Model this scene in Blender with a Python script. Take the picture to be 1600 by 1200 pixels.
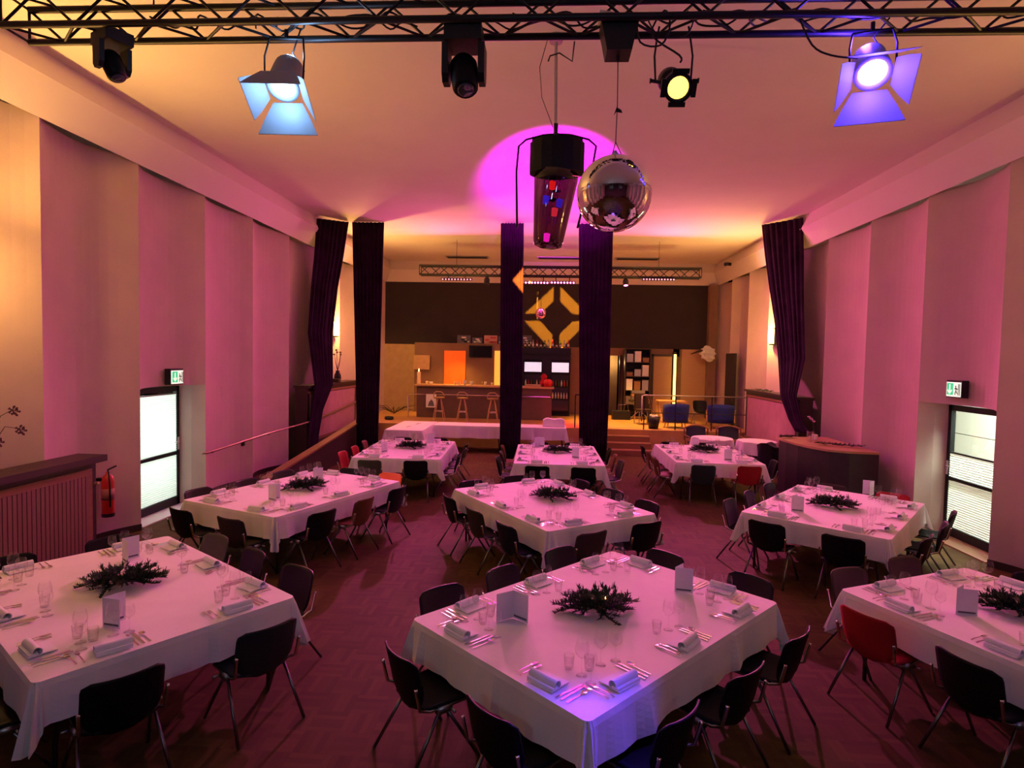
import bpy, math, random
from mathutils import Vector, Matrix
for o in list(bpy.data.objects): bpy.data.objects.remove(o, do_unlink=True)
scene = bpy.context.scene
col = scene.collection
rnd = random.Random(7)
sin, cos, pi, R = math.sin, math.cos, math.pi, math.radians

# ------------------------------------------------------------------ camera
FPX = 929.8
CAM = Vector((0, 0, 2.72))
yaw, pitch, roll = R(3.3918), R(-2.6035), R(1.1539)
fw = Vector((-sin(yaw) * cos(pitch), cos(yaw) * cos(pitch), sin(pitch)))
r0 = Vector((cos(yaw), sin(yaw), 0)); u0 = r0.cross(fw)
rt = cos(roll) * r0 + sin(roll) * u0; up = -sin(roll) * r0 + cos(roll) * u0
cam = bpy.data.cameras.new('camera'); cam.sensor_width = 36; cam.lens = FPX / 1600 * 36
cam.clip_start = .05; cam.clip_end = 200
camo = bpy.data.objects.new('camera', cam); col.objects.link(camo)
camo.matrix_world = Matrix(((rt.x, up.x, -fw.x, 0), (rt.y, up.y, -fw.y, 0), (rt.z, up.z, -fw.z, CAM.z), (0, 0, 0, 1)))
scene.camera = camo
def px(p):
    d = Vector(p) - CAM; k = d.dot(fw)
    return (800 + FPX * d.dot(rt) / k, 600 - FPX * d.dot(up) / k) if k > .1 else (-9999, -9999)

# ------------------------------------------------------------------ world, exposure
w = bpy.data.worlds.new('world'); scene.world = w; w.use_nodes = True
w.node_tree.nodes['Background'].inputs[0].default_value = (.9, .95, 1, 1)
w.node_tree.nodes['Background'].inputs[1].default_value = .0
vs = scene.view_settings
vs.view_transform = 'Standard'; vs.look = 'None'; vs.gamma = 1; vs.use_curve_mapping = False
vs.exposure = 0.0

# ------------------------------------------------------------------ lights
def aim(o, d):
    o.rotation_euler = Vector(d).to_track_quat('-Z', 'Y').to_euler()
def light(name, kind, loc, color, energy, d=None, parent=None, **kw):
    l = bpy.data.lights.new(name, kind); l.color = color; l.energy = energy
    for k, v in kw.items(): setattr(l, k, v)
    o = bpy.data.objects.new(name, l); col.objects.link(o); o.location = loc
    if d: aim(o, d)
    if parent:
        o.parent = parent
    return o
PINK = (1, .12, .43)
AMBER = (1, .52, .12)
# LED bars on the far truss throw pink light forward through the gaps in the curtains
for x_, dx_, e_, w_ in ((0, 0, 160, 1.5), (-2.8, -.12, 310, .9), (3.2, .12, 390, .9)):
    light('led_bar_light', 'AREA', (x_, 17.72, 4.9), PINK, e_ * .52, (dx_, -1, -.32), shape='RECTANGLE', size=w_, size_y=.08)
    light('led_wash_spot', 'SPOT', (x_, 17.78, 4.95), PINK, e_ * 12, (dx_ * .2, -1, -.32), spot_size=R(40), spot_blend=1, shadow_soft_size=.05)
# warm lamps over the far platform, fixtures unseen
light('bar_fill', 'SPOT', (-3.2, 20.9, 3.0), (1, .40, .06), 230, (0, -.35, -1), spot_size=R(140), spot_blend=.8, shadow_soft_size=.08)  # added to brighten the bar top, no fixture there
light('stage_lamp', 'SPOT', (2.7, 19.0, 5.2), (1, .46, .07), 2200, (.02, .15, -1), spot_size=R(62), spot_blend=.7, shadow_soft_size=.08)
light('corner_lamp', 'SPOT', (-5.0, 19.2, 5.2), (1, .48, .09), 190, (-.1, .5, -1), spot_size=R(80), spot_blend=.8, shadow_soft_size=.08)
light('floor_lamp_red', 'SPOT', (.9, 19.0, 5.1), (1, .02, .06), 2600, (0, -.05, -1), spot_size=R(30), spot_blend=.6, shadow_soft_size=.05)
# added cool fill standing in for spotlight bounce off the stage behind
light('stage_bounce_fill', 'AREA', (-1.5, -3.5, 4.6), (.62, .80, 1), 22, (.1, 1, -.28), shape='RECTANGLE', size=.5, size_y=.3)
light('stage_bounce_fill', 'AREA', (2.0, -3.5, 4.6), (.55, .60, 1), 15, (-.1, 1, -.28), shape='RECTANGLE', size=.5, size_y=.3)
# daylight outside the two glazed doors
light('daylight', 'AREA', (-7.3, 9.4, 1.25), (.86, 1, .90), 62, (1, 0, 0), shape='RECTANGLE', size=1.9, size_y=2.4)
light('daylight', 'AREA', (7.45, 9.3, 3.6), (.88, 1, .84), 900, (.12, 0, -1), shape='RECTANGLE', size=1.1, size_y=1.1)

# ------------------------------------------------------------------ materials
MATS = {}
def mat(name, c, rough=.6, metal=0, noise=0, nscale=6, bump=0, bscale=60, emit=None, estr=0, spec=.5, sheen=0, coat=0):
    if name in MATS: return MATS[name]
    m = bpy.data.materials.new(name); m.use_nodes = True; nt = m.node_tree; b = nt.nodes['Principled BSDF']
    b.inputs['Base Color'].default_value = (*c, 1); b.inputs['Roughness'].default_value = rough
    b.inputs['Metallic'].default_value = metal; b.inputs['Specular IOR Level'].default_value = spec
    if sheen: b.inputs['Sheen Weight'].default_value = sheen
    if coat: b.inputs['Coat Weight'].default_value = coat
    tc = nt.nodes.new('ShaderNodeTexCoord')
    if noise:
        n = nt.nodes.new('ShaderNodeTexNoise'); n.inputs['Scale'].default_value = nscale; n.inputs['Detail'].default_value = 4
        nt.links.new(tc.outputs['Object'], n.inputs['Vector'])
        rp = nt.nodes.new('ShaderNodeValToRGB')
        rp.color_ramp.elements[0].position = .3; rp.color_ramp.elements[1].position = .7
        rp.color_ramp.elements[0].color = (*[v * (1 - noise) for v in c], 1)
        rp.color_ramp.elements[1].color = (*[min(1, v * (1 + noise)) for v in c], 1)
        nt.links.new(n.outputs['Fac'], rp.inputs['Fac']); nt.links.new(rp.outputs['Color'], b.inputs['Base Color'])
    if bump:
        n = nt.nodes.new('ShaderNodeTexNoise'); n.inputs['Scale'].default_value = bscale; n.inputs['Detail'].default_value = 3
        nt.links.new(tc.outputs['Object'], n.inputs['Vector'])
        bp = nt.nodes.new('ShaderNodeBump'); bp.inputs['Strength'].default_value = bump; bp.inputs['Distance'].default_value = .01
        nt.links.new(n.outputs['Fac'], bp.inputs['Height']); nt.links.new(bp.outputs['Normal'], b.inputs['Normal'])
    if emit:
        b.inputs['Emission Color'].default_value = (*emit, 1); b.inputs['Emission Strength'].default_value = estr
    MATS[name] = m
    return m
def glass_mat(name, tint=(1, 1, 1), ior=1.5, rough=.02, base=0.0):
    m = bpy.data.materials.new(name); m.use_nodes = True; nt = m.node_tree; nt.nodes.clear()
    out = nt.nodes.new('ShaderNodeOutputMaterial'); mx = nt.nodes.new('ShaderNodeMixShader')
    t = nt.nodes.new('ShaderNodeBsdfTransparent'); t.inputs[0].default_value = (*tint, 1)
    g = nt.nodes.new('ShaderNodeBsdfGlossy'); g.inputs['Roughness'].default_value = rough
    f = nt.nodes.new('ShaderNodeLayerWeight'); f.inputs[0].default_value = .5
    p = nt.nodes.new('ShaderNodeMath'); p.operation = 'POWER'; p.inputs[1].default_value = 3.0
    a = nt.nodes.new('ShaderNodeMath'); a.operation = 'MULTIPLY_ADD'; a.inputs[1].default_value = .55; a.inputs[2].default_value = .035 + base; a.use_clamp = True
    nt.links.new(f.outputs['Facing'], p.inputs[0]); nt.links.new(p.outputs[0], a.inputs[0]); nt.links.new(a.outputs[0], mx.inputs[0])
    nt.links.new(t.outputs[0], mx.inputs[1]); nt.links.new(g.outputs[0], mx.inputs[2]); nt.links.new(mx.outputs[0], out.inputs[0])
    MATS[name] = m
    return m
def blind_mat():
    m = bpy.data.materials.new('pleated_blind_fabric'); m.use_nodes = True; nt = m.node_tree; nt.nodes.clear()
    out = nt.nodes.new('ShaderNodeOutputMaterial'); mx = nt.nodes.new('ShaderNodeMixShader'); mx.inputs[0].default_value = .6
    d = nt.nodes.new('ShaderNodeBsdfDiffuse'); d.inputs[0].default_value = (.85, .87, .84, 1)
    t = nt.nodes.new('ShaderNodeBsdfTranslucent'); t.inputs[0].default_value = (.9, .93, .9, 1)
    nt.links.new(d.outputs[0], mx.inputs[1]); nt.links.new(t.outputs[0], mx.inputs[2]); nt.links.new(mx.outputs[0], out.inputs[0])
    return m
def parquet_mat():
    m = bpy.data.materials.new('mosaic_parquet'); m.use_nodes = True; nt = m.node_tree; b = nt.nodes['Principled BSDF']
    tc = nt.nodes.new('ShaderNodeTexCoord'); L = nt.links.new
    ck = nt.nodes.new('ShaderNodeTexChecker'); ck.inputs['Scale'].default_value = 1 / .24
    L(tc.outputs['Object'], ck.inputs['Vector'])
    cols = []
    for rz in (0, pi / 2):
        mp = nt.nodes.new('ShaderNodeMapping'); mp.inputs['Rotation'].default_value = (0, 0, rz)
        L(tc.outputs['Object'], mp.inputs['Vector'])
        br = nt.nodes.new('ShaderNodeTexBrick'); br.inputs['Scale'].default_value = 1
        br.inputs['Brick Width'].default_value = .24; br.inputs['Row Height'].default_value = .048; br.offset = 0
        br.inputs['Mortar Size'].default_value = .0012; br.inputs['Bias'].default_value = 0
        br.inputs['Color1'].default_value = (.135, .078, .024, 1); br.inputs['Color2'].default_value = (.092, .050, .016, 1)
        br.inputs['Mortar'].default_value = (.10, .045, .03, 1)
        L(mp.outputs[0], br.inputs['Vector']); cols.append(br)
    mx = nt.nodes.new('ShaderNodeMix'); mx.data_type = 'RGBA'
    L(ck.outputs['Fac'], mx.inputs['Factor']); L(cols[0].outputs['Color'], mx.inputs['A']); L(cols[1].outputs['Color'], mx.inputs['B'])
    n = nt.nodes.new('ShaderNodeTexNoise'); n.inputs['Scale'].default_value = .9; n.inputs['Detail'].default_value = 5
    L(tc.outputs['Object'], n.inputs['Vector'])
    m2 = nt.nodes.new('ShaderNodeMix'); m2.data_type = 'RGBA'; m2.blend_type = 'MULTIPLY'; m2.inputs['Factor'].default_value = .5
    L(mx.outputs['Result'], m2.inputs['A']); L(n.outputs['Fac'], m2.inputs['B'])
    L(m2.outputs['Result'], b.inputs['Base Color']); b.inputs['Roughness'].default_value = .72; b.inputs['Specular IOR Level'].default_value = .1
    return m
def wood_mat(name, c1, c2, scale=3, rough=.5, axis=(1, 1, 12)):
    m = bpy.data.materials.new(name); m.use_nodes = True; nt = m.node_tree; b = nt.nodes['Principled BSDF']
    tc = nt.nodes.new('ShaderNodeTexCoord'); mp = nt.nodes.new('ShaderNodeMapping'); mp.inputs['Scale'].default_value = axis
    n = nt.nodes.new('ShaderNodeTexNoise'); n.inputs['Scale'].default_value = scale; n.inputs['Detail'].default_value = 6
    rp = nt.nodes.new('ShaderNodeValToRGB'); rp.color_ramp.elements[0].color = (*c1, 1); rp.color_ramp.elements[1].color = (*c2, 1)
    nt.links.new(tc.outputs['Object'], mp.inputs[0]); nt.links.new(mp.outputs[0], n.inputs['Vector'])
    nt.links.new(n.outputs['Fac'], rp.inputs[0]); nt.links.new(rp.outputs[0], b.inputs['Base Color']); b.inputs['Roughness'].default_value = rough
    MATS[name] = m
    return m
M = dict(
    plaster=mat('wall_plaster', (.60, .45, .40), .9, noise=.05, nscale=2, bump=.25, bscale=140),
    ceil=mat('ceiling_paint', (.74, .66, .60), .9, noise=.03, nscale=1.2),
    cove=mat('cove_paint', (.74, .64, .60), .85),
    floor=parquet_mat(),
    cloth=mat('white_linen', (.82, .80, .80), .85, noise=.03, nscale=5, bump=.12, bscale=400, sheen=.2),
    napkin=mat('napkin_linen', (.80, .81, .86), .9, bump=.15, bscale=300),
    velvet=mat('dark_velvet', (.020, .006, .020), .95, noise=.4, nscale=3, spec=.05, sheen=.04),
    black=mat('black_plastic', (.004, .0042, .007), .5, spec=.18, noise=.15, nscale=9),
    bmetal=mat('black_metal', (.012, .012, .015), .45, metal=.3),
    steel=mat('polished_steel', (.75, .73, .72), .18, metal=1),
    chrome=mat('chrome', (.80, .79, .80), .12, metal=1),
    alu=mat('cast_aluminium', (.45, .45, .47), .38, metal=1),
    tleg=mat('dark_leg_tube', (.05, .045, .045), .35, metal=.8),
    board=mat('table_board', (.25, .2, .17), .6, noise=.1),
    darkwood=wood_mat('dark_wood', (.022, .012, .012), (.05, .026, .022)),
    wood=wood_mat('brown_wood', (.20, .09, .04), (.32, .16, .07)),
    palewood=wood_mat('pale_wood', (.42, .24, .12), (.55, .33, .17)),
    panel=mat('fabric_panel', (.42, .24, .21), .95, noise=.08, nscale=4, bump=.2, bscale=200),
    slatp=wood_mat('slat_wood', (.20, .10, .075), (.27, .14, .10), axis=(14, 14, 1)),
    backdark=mat('dark_cloth_wall', (.035, .026, .028), .95, noise=.1, nscale=2),
    brick=mat('yellow_wall_paint', (.50, .36, .20), .9, noise=.08, nscale=5, bump=.3, bscale=50),
    brown=mat('brown_wall_paint', (.24, .14, .09), .85, noise=.08, nscale=3),
    paper=mat('card_paper', (.70, .72, .80), .8, noise=.03),
    print_=mat('card_print', (.12, .12, .16), .7),
    needle=mat('fir_needles', (.012, .035, .018), .6, noise=.4, nscale=30),
    twig=mat('fir_twig', (.06, .035, .02), .8),
    wax=mat('candle_wax', (.85, .70, .45), .5),
    flame=mat('flame', (1, .6, .2), .5, emit=(1, .5, .12), estr=14),
    red=mat('red_paint', (.55, .02, .02), .35, noise=.05),
    white=mat('white_paint', (.75, .75, .72), .5),
    mirror=mat('mirror_tile', (.92, .92, .94), .035, metal=1),
    sign_g=mat('sign_green', (.02, .45, .2), .4, emit=(.02, .6, .25), estr=.9),
    sign_w=mat('sign_white', (.9, .95, .85), .4, emit=(.9, 1, .8), estr=.9),
    sign_k=mat('sign_figure', (.12, .18, .10), .5),
    shade=mat('sconce_glass', (1, .85, .5), .4, emit=(1, .62, .20), estr=7),
    blue=mat('blue_fabric', (.015, .03, .22), .9, noise=.2, nscale=20),
    navy=mat('navy_seat', (.03, .032, .07), .8),
    fur=mat('black_fur', (.012, .011, .012), .95, noise=.5, nscale=40, bump=.8, bscale=90),
    blind=blind_mat(),
    glass=glass_mat('clear_glass', base=.03),
    pane=glass_mat('window_glass', (.93, .97, .94)),
    smoke=glass_mat('smoked_tube', (.20, .12, .13), base=.02),
)

# ------------------------------------------------------------------ mesh helpers
class MB:
    def __init__(s): s.v = []; s.f = []
    def add(s, vs, fs):
        k = len(s.v); s.v += [tuple(p) for p in vs]; s.f += [tuple(i + k for i in f) for f in fs]; return s
    def box(s, c, d, rz=0, rx=0, ry=0):
        mtx = Matrix.Rotation(rz, 3, 'Z') @ Matrix.Rotation(ry, 3, 'Y') @ Matrix.Rotation(rx, 3, 'X')
        vs = [Vector(c) + mtx @ Vector((x * d[0] / 2, y * d[1] / 2, z * d[2] / 2)) for x in (-1, 1) for y in (-1, 1) for z in (-1, 1)]
        return s.add(vs, [(0, 1, 3, 2), (4, 6, 7, 5), (0, 4, 5, 1), (2, 3, 7, 6), (0, 2, 6, 4), (1, 5, 7, 3)])
    def bbox(s, a, b): # two corners
        return s.box([(p + q) / 2 for p, q in zip(a, b)], [abs(q - p) for p, q in zip(a, b)])
    def tube(s, pts, r, seg=8, caps=True):
        pts = [Vector(p) for p in pts]; n = len(pts); rr = r if isinstance(r, (list, tuple)) else [r] * n
        rings = []; ref = None
        for i, p in enumerate(pts):
            t = (pts[min(i + 1, n - 1)] - pts[max(i - 1, 0)]).normalized()
            if ref is None:
                ref = Vector((0, 0, 1)) if abs(t.z) < .9 else Vector((1, 0, 0))
            a = (ref - t * ref.dot(t)).normalized(); ref = a; b = t.cross(a)
            rings.append([p + (a * cos(2 * pi * k / seg) + b * sin(2 * pi * k / seg)) * rr[i] for k in range(seg)])
        vs = [q for g in rings for q in g]; fs = []
        for i in range(n - 1):
            for k in range(seg):
                k2 = (k + 1) % seg; fs.append((i * seg + k, i * seg + k2, (i + 1) * seg + k2, (i + 1) * seg + k))
        if caps: fs += [tuple(range(seg))[::-1], tuple((n - 1) * seg + k for k in range(seg))]
        return s.add(vs, fs)
    def lathe(s, prof, seg=16, c=(0, 0, 0), mtx=None):
        vs = []; fs = []; n = len(prof)
        for (r, z) in prof:
            for k in range(seg):
                p = Vector((r * cos(2 * pi * k / seg), r * sin(2 * pi * k / seg), z))
                if mtx: p = mtx @ p
                vs.append(p + Vector(c))
        for i in range(n - 1):
            for k in range(seg):
                k2 = (k + 1) % seg; fs.append((i * seg + k, i * seg + k2, (i + 1) * seg + k2, (i + 1) * seg + k))
        if prof[0][0] > 1e-5: fs.append(tuple(range(seg))[::-1])
        if prof[-1][0] > 1e-5: fs.append(tuple((n - 1) * seg + k for k in range(seg)))
        return s.add(vs, fs)
    def grid(s, fn, nu, nv):
        vs = [fn(i / nu, j / nv) for j in range(nv + 1) for i in range(nu + 1)]
        fs = [(j * (nu + 1) + i, j * (nu + 1) + i + 1, (j + 1) * (nu + 1) + i + 1, (j + 1) * (nu + 1) + i) for j in range(nv) for i in range(nu)]
        return s.add(vs, fs)
    def shell(s, fn, nu, nv, off): # closed two-sided sheet; off(u,v) -> offset vector of the back side
        k = len(s.v); s.grid(fn, nu, nv); m = (nu + 1) * (nv + 1)
        s.grid(lambda u, v: Vector(fn(u, v)) + Vector(off(u, v)), nu, nv)
        nf = nu * nv; s.f[-nf:] = [f[::-1] for f in s.f[-nf:]]
        w1 = nu + 1
        bd = [i for i in range(w1)] + [j * w1 + nu for j in range(1, nv + 1)] + [nv * w1 + i for i in range(nu - 1, -1, -1)] + [j * w1 for j in range(nv - 1, 0, -1)]
        for a, b in zip(bd, bd[1:] + bd[:1]): s.f.append((k + b, k + a, k + m + a, k + m + b))
        return s
    def prism(s, poly, z0, z1):
        n = len(poly); vs = [(x, y, z0) for x, y in poly] + [(x, y, z1) for x, y in poly]
        return s.add(vs, [tuple(range(n))[::-1], tuple(range(n, 2 * n))] + [(i, (i + 1) % n, n + (i + 1) % n, n + i) for i in range(n)])
    def xf(s, mtx):
        s.v = [tuple(mtx @ Vector(p)) for p in s.v]; return s
    def mesh(s, name, m, smooth=False):
        me = bpy.data.meshes.new(name); me.from_pydata(s.v, [], s.f); me.update()
        if m: me.materials.append(m)
        if smooth: me.polygons.foreach_set('use_smooth', [True] * len(me.polygons))
        return me
    def obj(s, name, m, parent=None, smooth=False, loc=None):
        o = bpy.data.objects.new(name, s.mesh(name, m, smooth)); col.objects.link(o)
        if parent: o.parent = parent
        if loc: o.location = loc
        return o
def tag(o, label=None, cat=None, group=None, kind=None):
    if label: o['label'] = label
    if cat: o['category'] = cat
    if group: o['group'] = group
    if kind: o['kind'] = kind
    return o
def empty(name, loc=(0, 0, 0), rz=0, label=None, cat=None, group=None, kind=None):
    o = bpy.data.objects.new(name, None); col.objects.link(o); o.location = loc; o.rotation_euler = (0, 0, rz); o.empty_display_size = .1
    return tag(o, label, cat, group, kind)
def inst(name, me, parent=None, loc=(0, 0, 0), rz=0):
    o = bpy.data.objects.new(name, me); col.objects.link(o); o.location = loc; o.rotation_euler = (0, 0, rz)
    if parent: o.parent = parent
    return o
def copy_tree(o, parent=None):
    c = o.copy(); col.objects.link(c)
    if parent: c.parent = parent
    for ch in list(o.children): copy_tree(ch, c)
    return c
def struct(o): o['kind'] = 'structure'; return o

# ------------------------------------------------------------------ room shell
ZC, ZL = 6.2, 5.43          # ceiling, lower lip of the cove
YB = 22.0                   # back wall
struct(MB().bbox((-8.6, -5, -.12), (8.6, YB + .2, 0)).obj('floor', M['floor']))
struct(MB().bbox((-6.8, -5, ZC), (6.8, YB + .4, ZC + .15)).obj('ceiling', M['ceil']))
struct(MB().bbox((-6.8, -5.2, 0), (6.8, -5, ZC)).obj('wall_front', M['backdark']))
def scallop_x(t, sag=.29): return 6.05 + sag * (1 - (2 * t - 1) ** 2)
def side_wall(sgn, name, phase):
    root = struct(empty(name))
    k0 = -8
    for k in range(k0, 9):
        y0 = phase + 1.7 * k; y1 = y0 + 1.7
        if y1 < -5: continue
        if y0 > YB: break
        hi = 5.485
        door = (k == 0)
        fn = lambda u, v, lo: (sgn * scallop_x(u), y0 + u * 1.7, lo + (hi - lo) * v)
        m = MB()
        lo = 2.14 if door else 0
        m.shell(lambda u, v: fn(u, v, lo), 14, 1, lambda u, v: (sgn * .06, 0, 0))
        m.obj('wall_panel', M['plaster'], root, smooth=False)
        for p in root.children[-1:]:
            p.data.polygons.foreach_set('use_smooth', [False] * len(p.data.polygons))
        if door:
            # reveal of the door recess: far jamb in two planes, near jamb, head
            X = lambda v: sgn * v
            j = MB().add([(X(6.05), y1, 0), (X(6.26), y1 - .09, 0), (X(6.50), y1 - .14, 0), (X(6.05), y1, 2.14), (X(6.26), y1 - .09, 2.14), (X(6.50), y1 - .14, 2.14)], [(0, 1, 4, 3), (1, 2, 5, 4)])
            j.obj('door_reveal', M['plaster'], root)
            MB().add([(X(6.05), y0, 0), (X(6.50), y0 + .2, 0), (X(6.50), y0 + .2, 2.14), (X(6.05), y0, 2.14)], [(0, 1, 2, 3)]).obj('door_reveal', M['plaster'], root)
            hp = [(X(scallop_x(i / 8)), y0 + 1.7 * i / 8) for i in range(9)] + [(X(6.5), y1 - .1), (X(6.5), y0 + .1)]
            MB().prism(hp, 2.12, 2.16).obj('door_head', M['plaster'], root)
        if not door and y0 > -4:
            MB().shell(lambda u, v: (sgn * (scallop_x(u) - .012), y0 + u * 1.7, .10 * v), 14, 1, lambda u, v: (sgn * .014, 0, 0)).obj('skirting', M['darkwood'], root)
    return root
side_wall(-1, 'wall_left', 8.5); side_wall(1, 'wall_right', 8.37)
# cove running round three sides: upper fascia leaning up, lower fascia leaning down
for i, s_ in enumerate((-1, 1)):
    m = MB(); Y0, Y1 = -5, YB
    pr = [(6.0, ZC), (5.86, 5.86), (6.05, ZL), (6.8, ZL), (6.8, ZC)]
    m.add([(s_ * x, y, z) for y in (Y0, Y1) for x, z in pr], [(i_, (i_ + 1) % 5, 5 + (i_ + 1) % 5, 5 + i_) for i_ in range(5) if i_ != 2])
    struct(m.obj('trim_%d' % (i + 1), M['cove']))
m = MB(); pr = [(YB - .05, ZC), (YB - .19, 5.86), (YB, ZL), (YB + .4, ZL), (YB + .4, ZC)]
m.add([(x, y, z) for x in (-6.4, 6.4) for y, z in pr], [(i_, (i_ + 1) % 5, 5 + (i_ + 1) % 5, 5 + i_) for i_ in range(5)])
struct(m.obj('trim_3', M['cove']))
# back wall: dark cloth upper field, painted lower field with door openings
wb = struct(empty('wall_back'))
MB().bbox((-6.1, YB, 3.12), (6.3, YB + .2, 5.6)).obj('upper_panel', M['backdark'], wb)
MB().bbox((-6.3, YB, 0), (-4.9, YB + .2, 3.12)).obj('lower_panel', M['brick'], wb)
MB().bbox((-4.9, YB, 0), (2.2, YB + .2, 3.12)).obj('lower_panel', M['brown'], wb)
MB().bbox((2.2, YB, 2.85), (4.78, YB + .2, 3.12)).obj('lower_panel', M['brown'], wb)
MB().bbox((2.66, YB, 0), (3.82, YB + .2, 2.85)).obj('lower_panel', M['brown'], wb)
MB().bbox((4.55, YB, 0), (4.86, YB + .2, 3.12)).obj('lower_panel', M['brown'], wb)
MB().bbox((4.86, YB, 0), (6.3, YB + .2, 3.12)).obj('lower_panel', M['palewood'], wb)
MB().bbox((5.72, YB - .28, .65), (6.0, YB, 5.43)).obj('corner_pier', M['brown'], wb)
MB().bbox((2.2, YB + .9, 0), (2.66, YB + 1, 2.85)).obj('corridor_end', M['brick'], wb)
light('corridor_lamp', 'POINT', (2.42, YB + .5, 2.6), (1, .6, .25), 14, shadow_soft_size=.05)

# ------------------------------------------------------------------ glazed exit doors, blinds, signs
def pleats(y0, y1, z0, z1, x, sgn):
    m = MB(); n = max(4, int((z1 - z0) / .036)); vs = []; fs = []
    for i in range(2 * n + 1):
        z = z0 + (z1 - z0) * i / (2 * n); dx = .011 if i % 2 else 0
        vs += [(x - sgn * dx, y0, z), (x - sgn * dx, y1, z)]
    fs = [(2 * i, 2 * i + 1, 2 * i + 3, 2 * i + 2) for i in range(2 * n)]
    return m.add(vs, fs)
def exit_door(n, sgn, y0, y1, clear):
    x = sgn * 6.48; d = struct(empty('door_%d' % n))
    T = 2.1; f = .07
    fr = MB()
    for a, b in (((y0, .02), (y0 + f, T)), ((y1 - f, .02), (y1, T)), ((y0, T - .09), (y1, T)), ((y0, .02), (y1, .16))):
        fr.bbox((x - .035, a[0], a[1]), (x + .035, b[0], b[1]))
    fr.obj('door_frame', M['bmetal'], d)
    MB().bbox((x - .035, y0 + f, .90), (x + .035, y1 - f, .95)).obj('middle_rail', M['bmetal'], d)
    for z0, z1 in ((.16, .90), (.95, T - .09)):
        MB().bbox((x + sgn * .005, y0 + f, z0), (x + sgn * .011, y1 - f, z1)).obj('pane', M['pane'], d)
    xi = x - sgn * .018
    pleats(y0 + f, y1 - f, .17, .89, xi, sgn).obj('pleated_blind', M['blind'], d)
    if clear:
        pleats(y0 + f, y1 - f, .96, 1.33, xi, sgn).obj('pleated_blind', M['blind'], d)
        MB().bbox((xi - .012, y0 + f, 1.33), (xi + .012, y1 - f, 1.355)).obj('blind_rail', M['bmetal'], d)
    else:
        pleats(y0 + f, y1 - f, .96, 1.96, xi, sgn).obj('pleated_blind', M['blind'], d)
        MB().bbox((xi - .012, y0 + f, 1.955), (xi + .012, y1 - f, 1.975)).obj('blind_rail', M['alu'], d)
    h = MB(); yh = y1 - f * .5; xh = x - sgn * .06
    h.tube([(x - sgn * .03, yh, 1.12), (xh, yh, 1.12), (xh, yh - .11, 1.12)], .011)
    h.bbox((x - sgn * .03, yh - .02, .98), (x - sgn * .045, yh + .02, 1.2))
    h.obj('door_handle', M['white'], d)
    MB().bbox((sgn * 6.1, y0 - .1, 0), (sgn * 6.55, y1 + .06, .018)).obj('threshold', M['palewood'] if sgn > 0 else M['white'], d)
exit_door(1, -1, 8.72, 10.06, False)
exit_door(2, 1, 8.6, 9.93, True)
def exit_sign(sgn, y, z, label):
    x = sgn * scallop_x((y - (8.5 if sgn < 0 else 8.37)) / 1.7) - sgn * .06
    s = empty('exit_sign', (x, y, z), 0, label, 'exit sign')
    MB().bbox((-.05, -.17, -.125), (.05, .17, .14)).obj('housing', M['bmetal'], s)
    xf = -sgn * .055
    MB().bbox((xf - .006, -.155, -.11), (xf + .006, .155, .11)).obj('light_panel', M['sign_w'], s)
    # the arrow field lies on the viewer's left
    yl = 1 if sgn > 0 else -1
    xg = xf - sgn * .008
    gp = MB().bbox((xg - .002, yl * .0, -.085), (xg + .002, yl * .14, .095)).obj('arrow_field', M['sign_g'], s)
    xa = xg - sgn * .004; c = yl * .072
    MB().add([(xa, c - .05, .0), (xa, c - .05, -.025), (xa, c, -.075), (xa, c + .05, -.025), (xa, c + .05, .0), (xa, c + .014, -.03), (xa, c + .014, .075), (xa, c - .014, .075), (xa, c - .014, -.03)],
             [(0, 1, 2, 8), (2, 3, 4, 5), (2, 5, 6, 7, 8)]).obj('down_arrow', M['sign_w'], gp)
    # running figure and doorway
    m = MB(); q = lambda a, b: (xf - sgn * .008, yl * a, b)
    m.lathe([(.0, -.003), (.013, -.003), (.013, .003), (0, .003)], 10, q(-.055, .05), Matrix.Rotation(pi / 2, 3, 'Y'))
    for pts in ([(-.058, .035), (-.066, -.02)], [(-.06, .03), (-.035, .005)], [(-.06, .03), (-.09, .0), (-.10, .012)], [(-.066, -.02), (-.045, -.05), (-.05, -.08)], [(-.066, -.02), (-.085, -.055), (-.105, -.06)]):
        m.tube([q(*p) for p in pts], .007, 6)
    m.tube([q(-.115, -.09), q(-.115, .085), q(-.145, .085), q(-.145, -.09)], .006, 6)
    m.obj('running_figure', M['sign_k'], s)
exit_sign(-1, 9.62, 2.27, 'lit green exit sign with down arrow above the left glazed door')
exit_sign(1, 9.47, 2.36, 'lit green exit sign with down arrow above the right glazed door')
# the white garage door seen through the clear pane on the right
g = empty('garage_door', (8.3, 9.6, 0), 0, 'pale garage door outside, seen through the clear pane of the right exit', 'door')
for i in range(6): MB().bbox((-.03, -2.2, .02 + i * .45), (.03, 3.2, .02 + i * .45 + .435)).obj('panel', M['white'], g)
MB().bbox((-.05, .62, .02), (-.03, .70, 2.7)).obj('edge_strip', M['palewood'], g)
tx = bpy.data.curves.new('writing', 'FONT'); tx.body = 'KOMMEN ,'; tx.size = .2; tx.extrude = .002; tx.materials.append(mat('grey_ink', (.35, .36, .33), .7))
to_ = bpy.data.objects.new('writing', tx); col.objects.link(to_)
bpy.context.view_layer.update()
tm = bpy.data.meshes.new_from_object(to_.evaluated_get(bpy.context.evaluated_depsgraph_get())); bpy.data.objects.remove(to_)
to = bpy.data.objects.new('writing', tm); col.objects.link(to); to.parent = g
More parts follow.
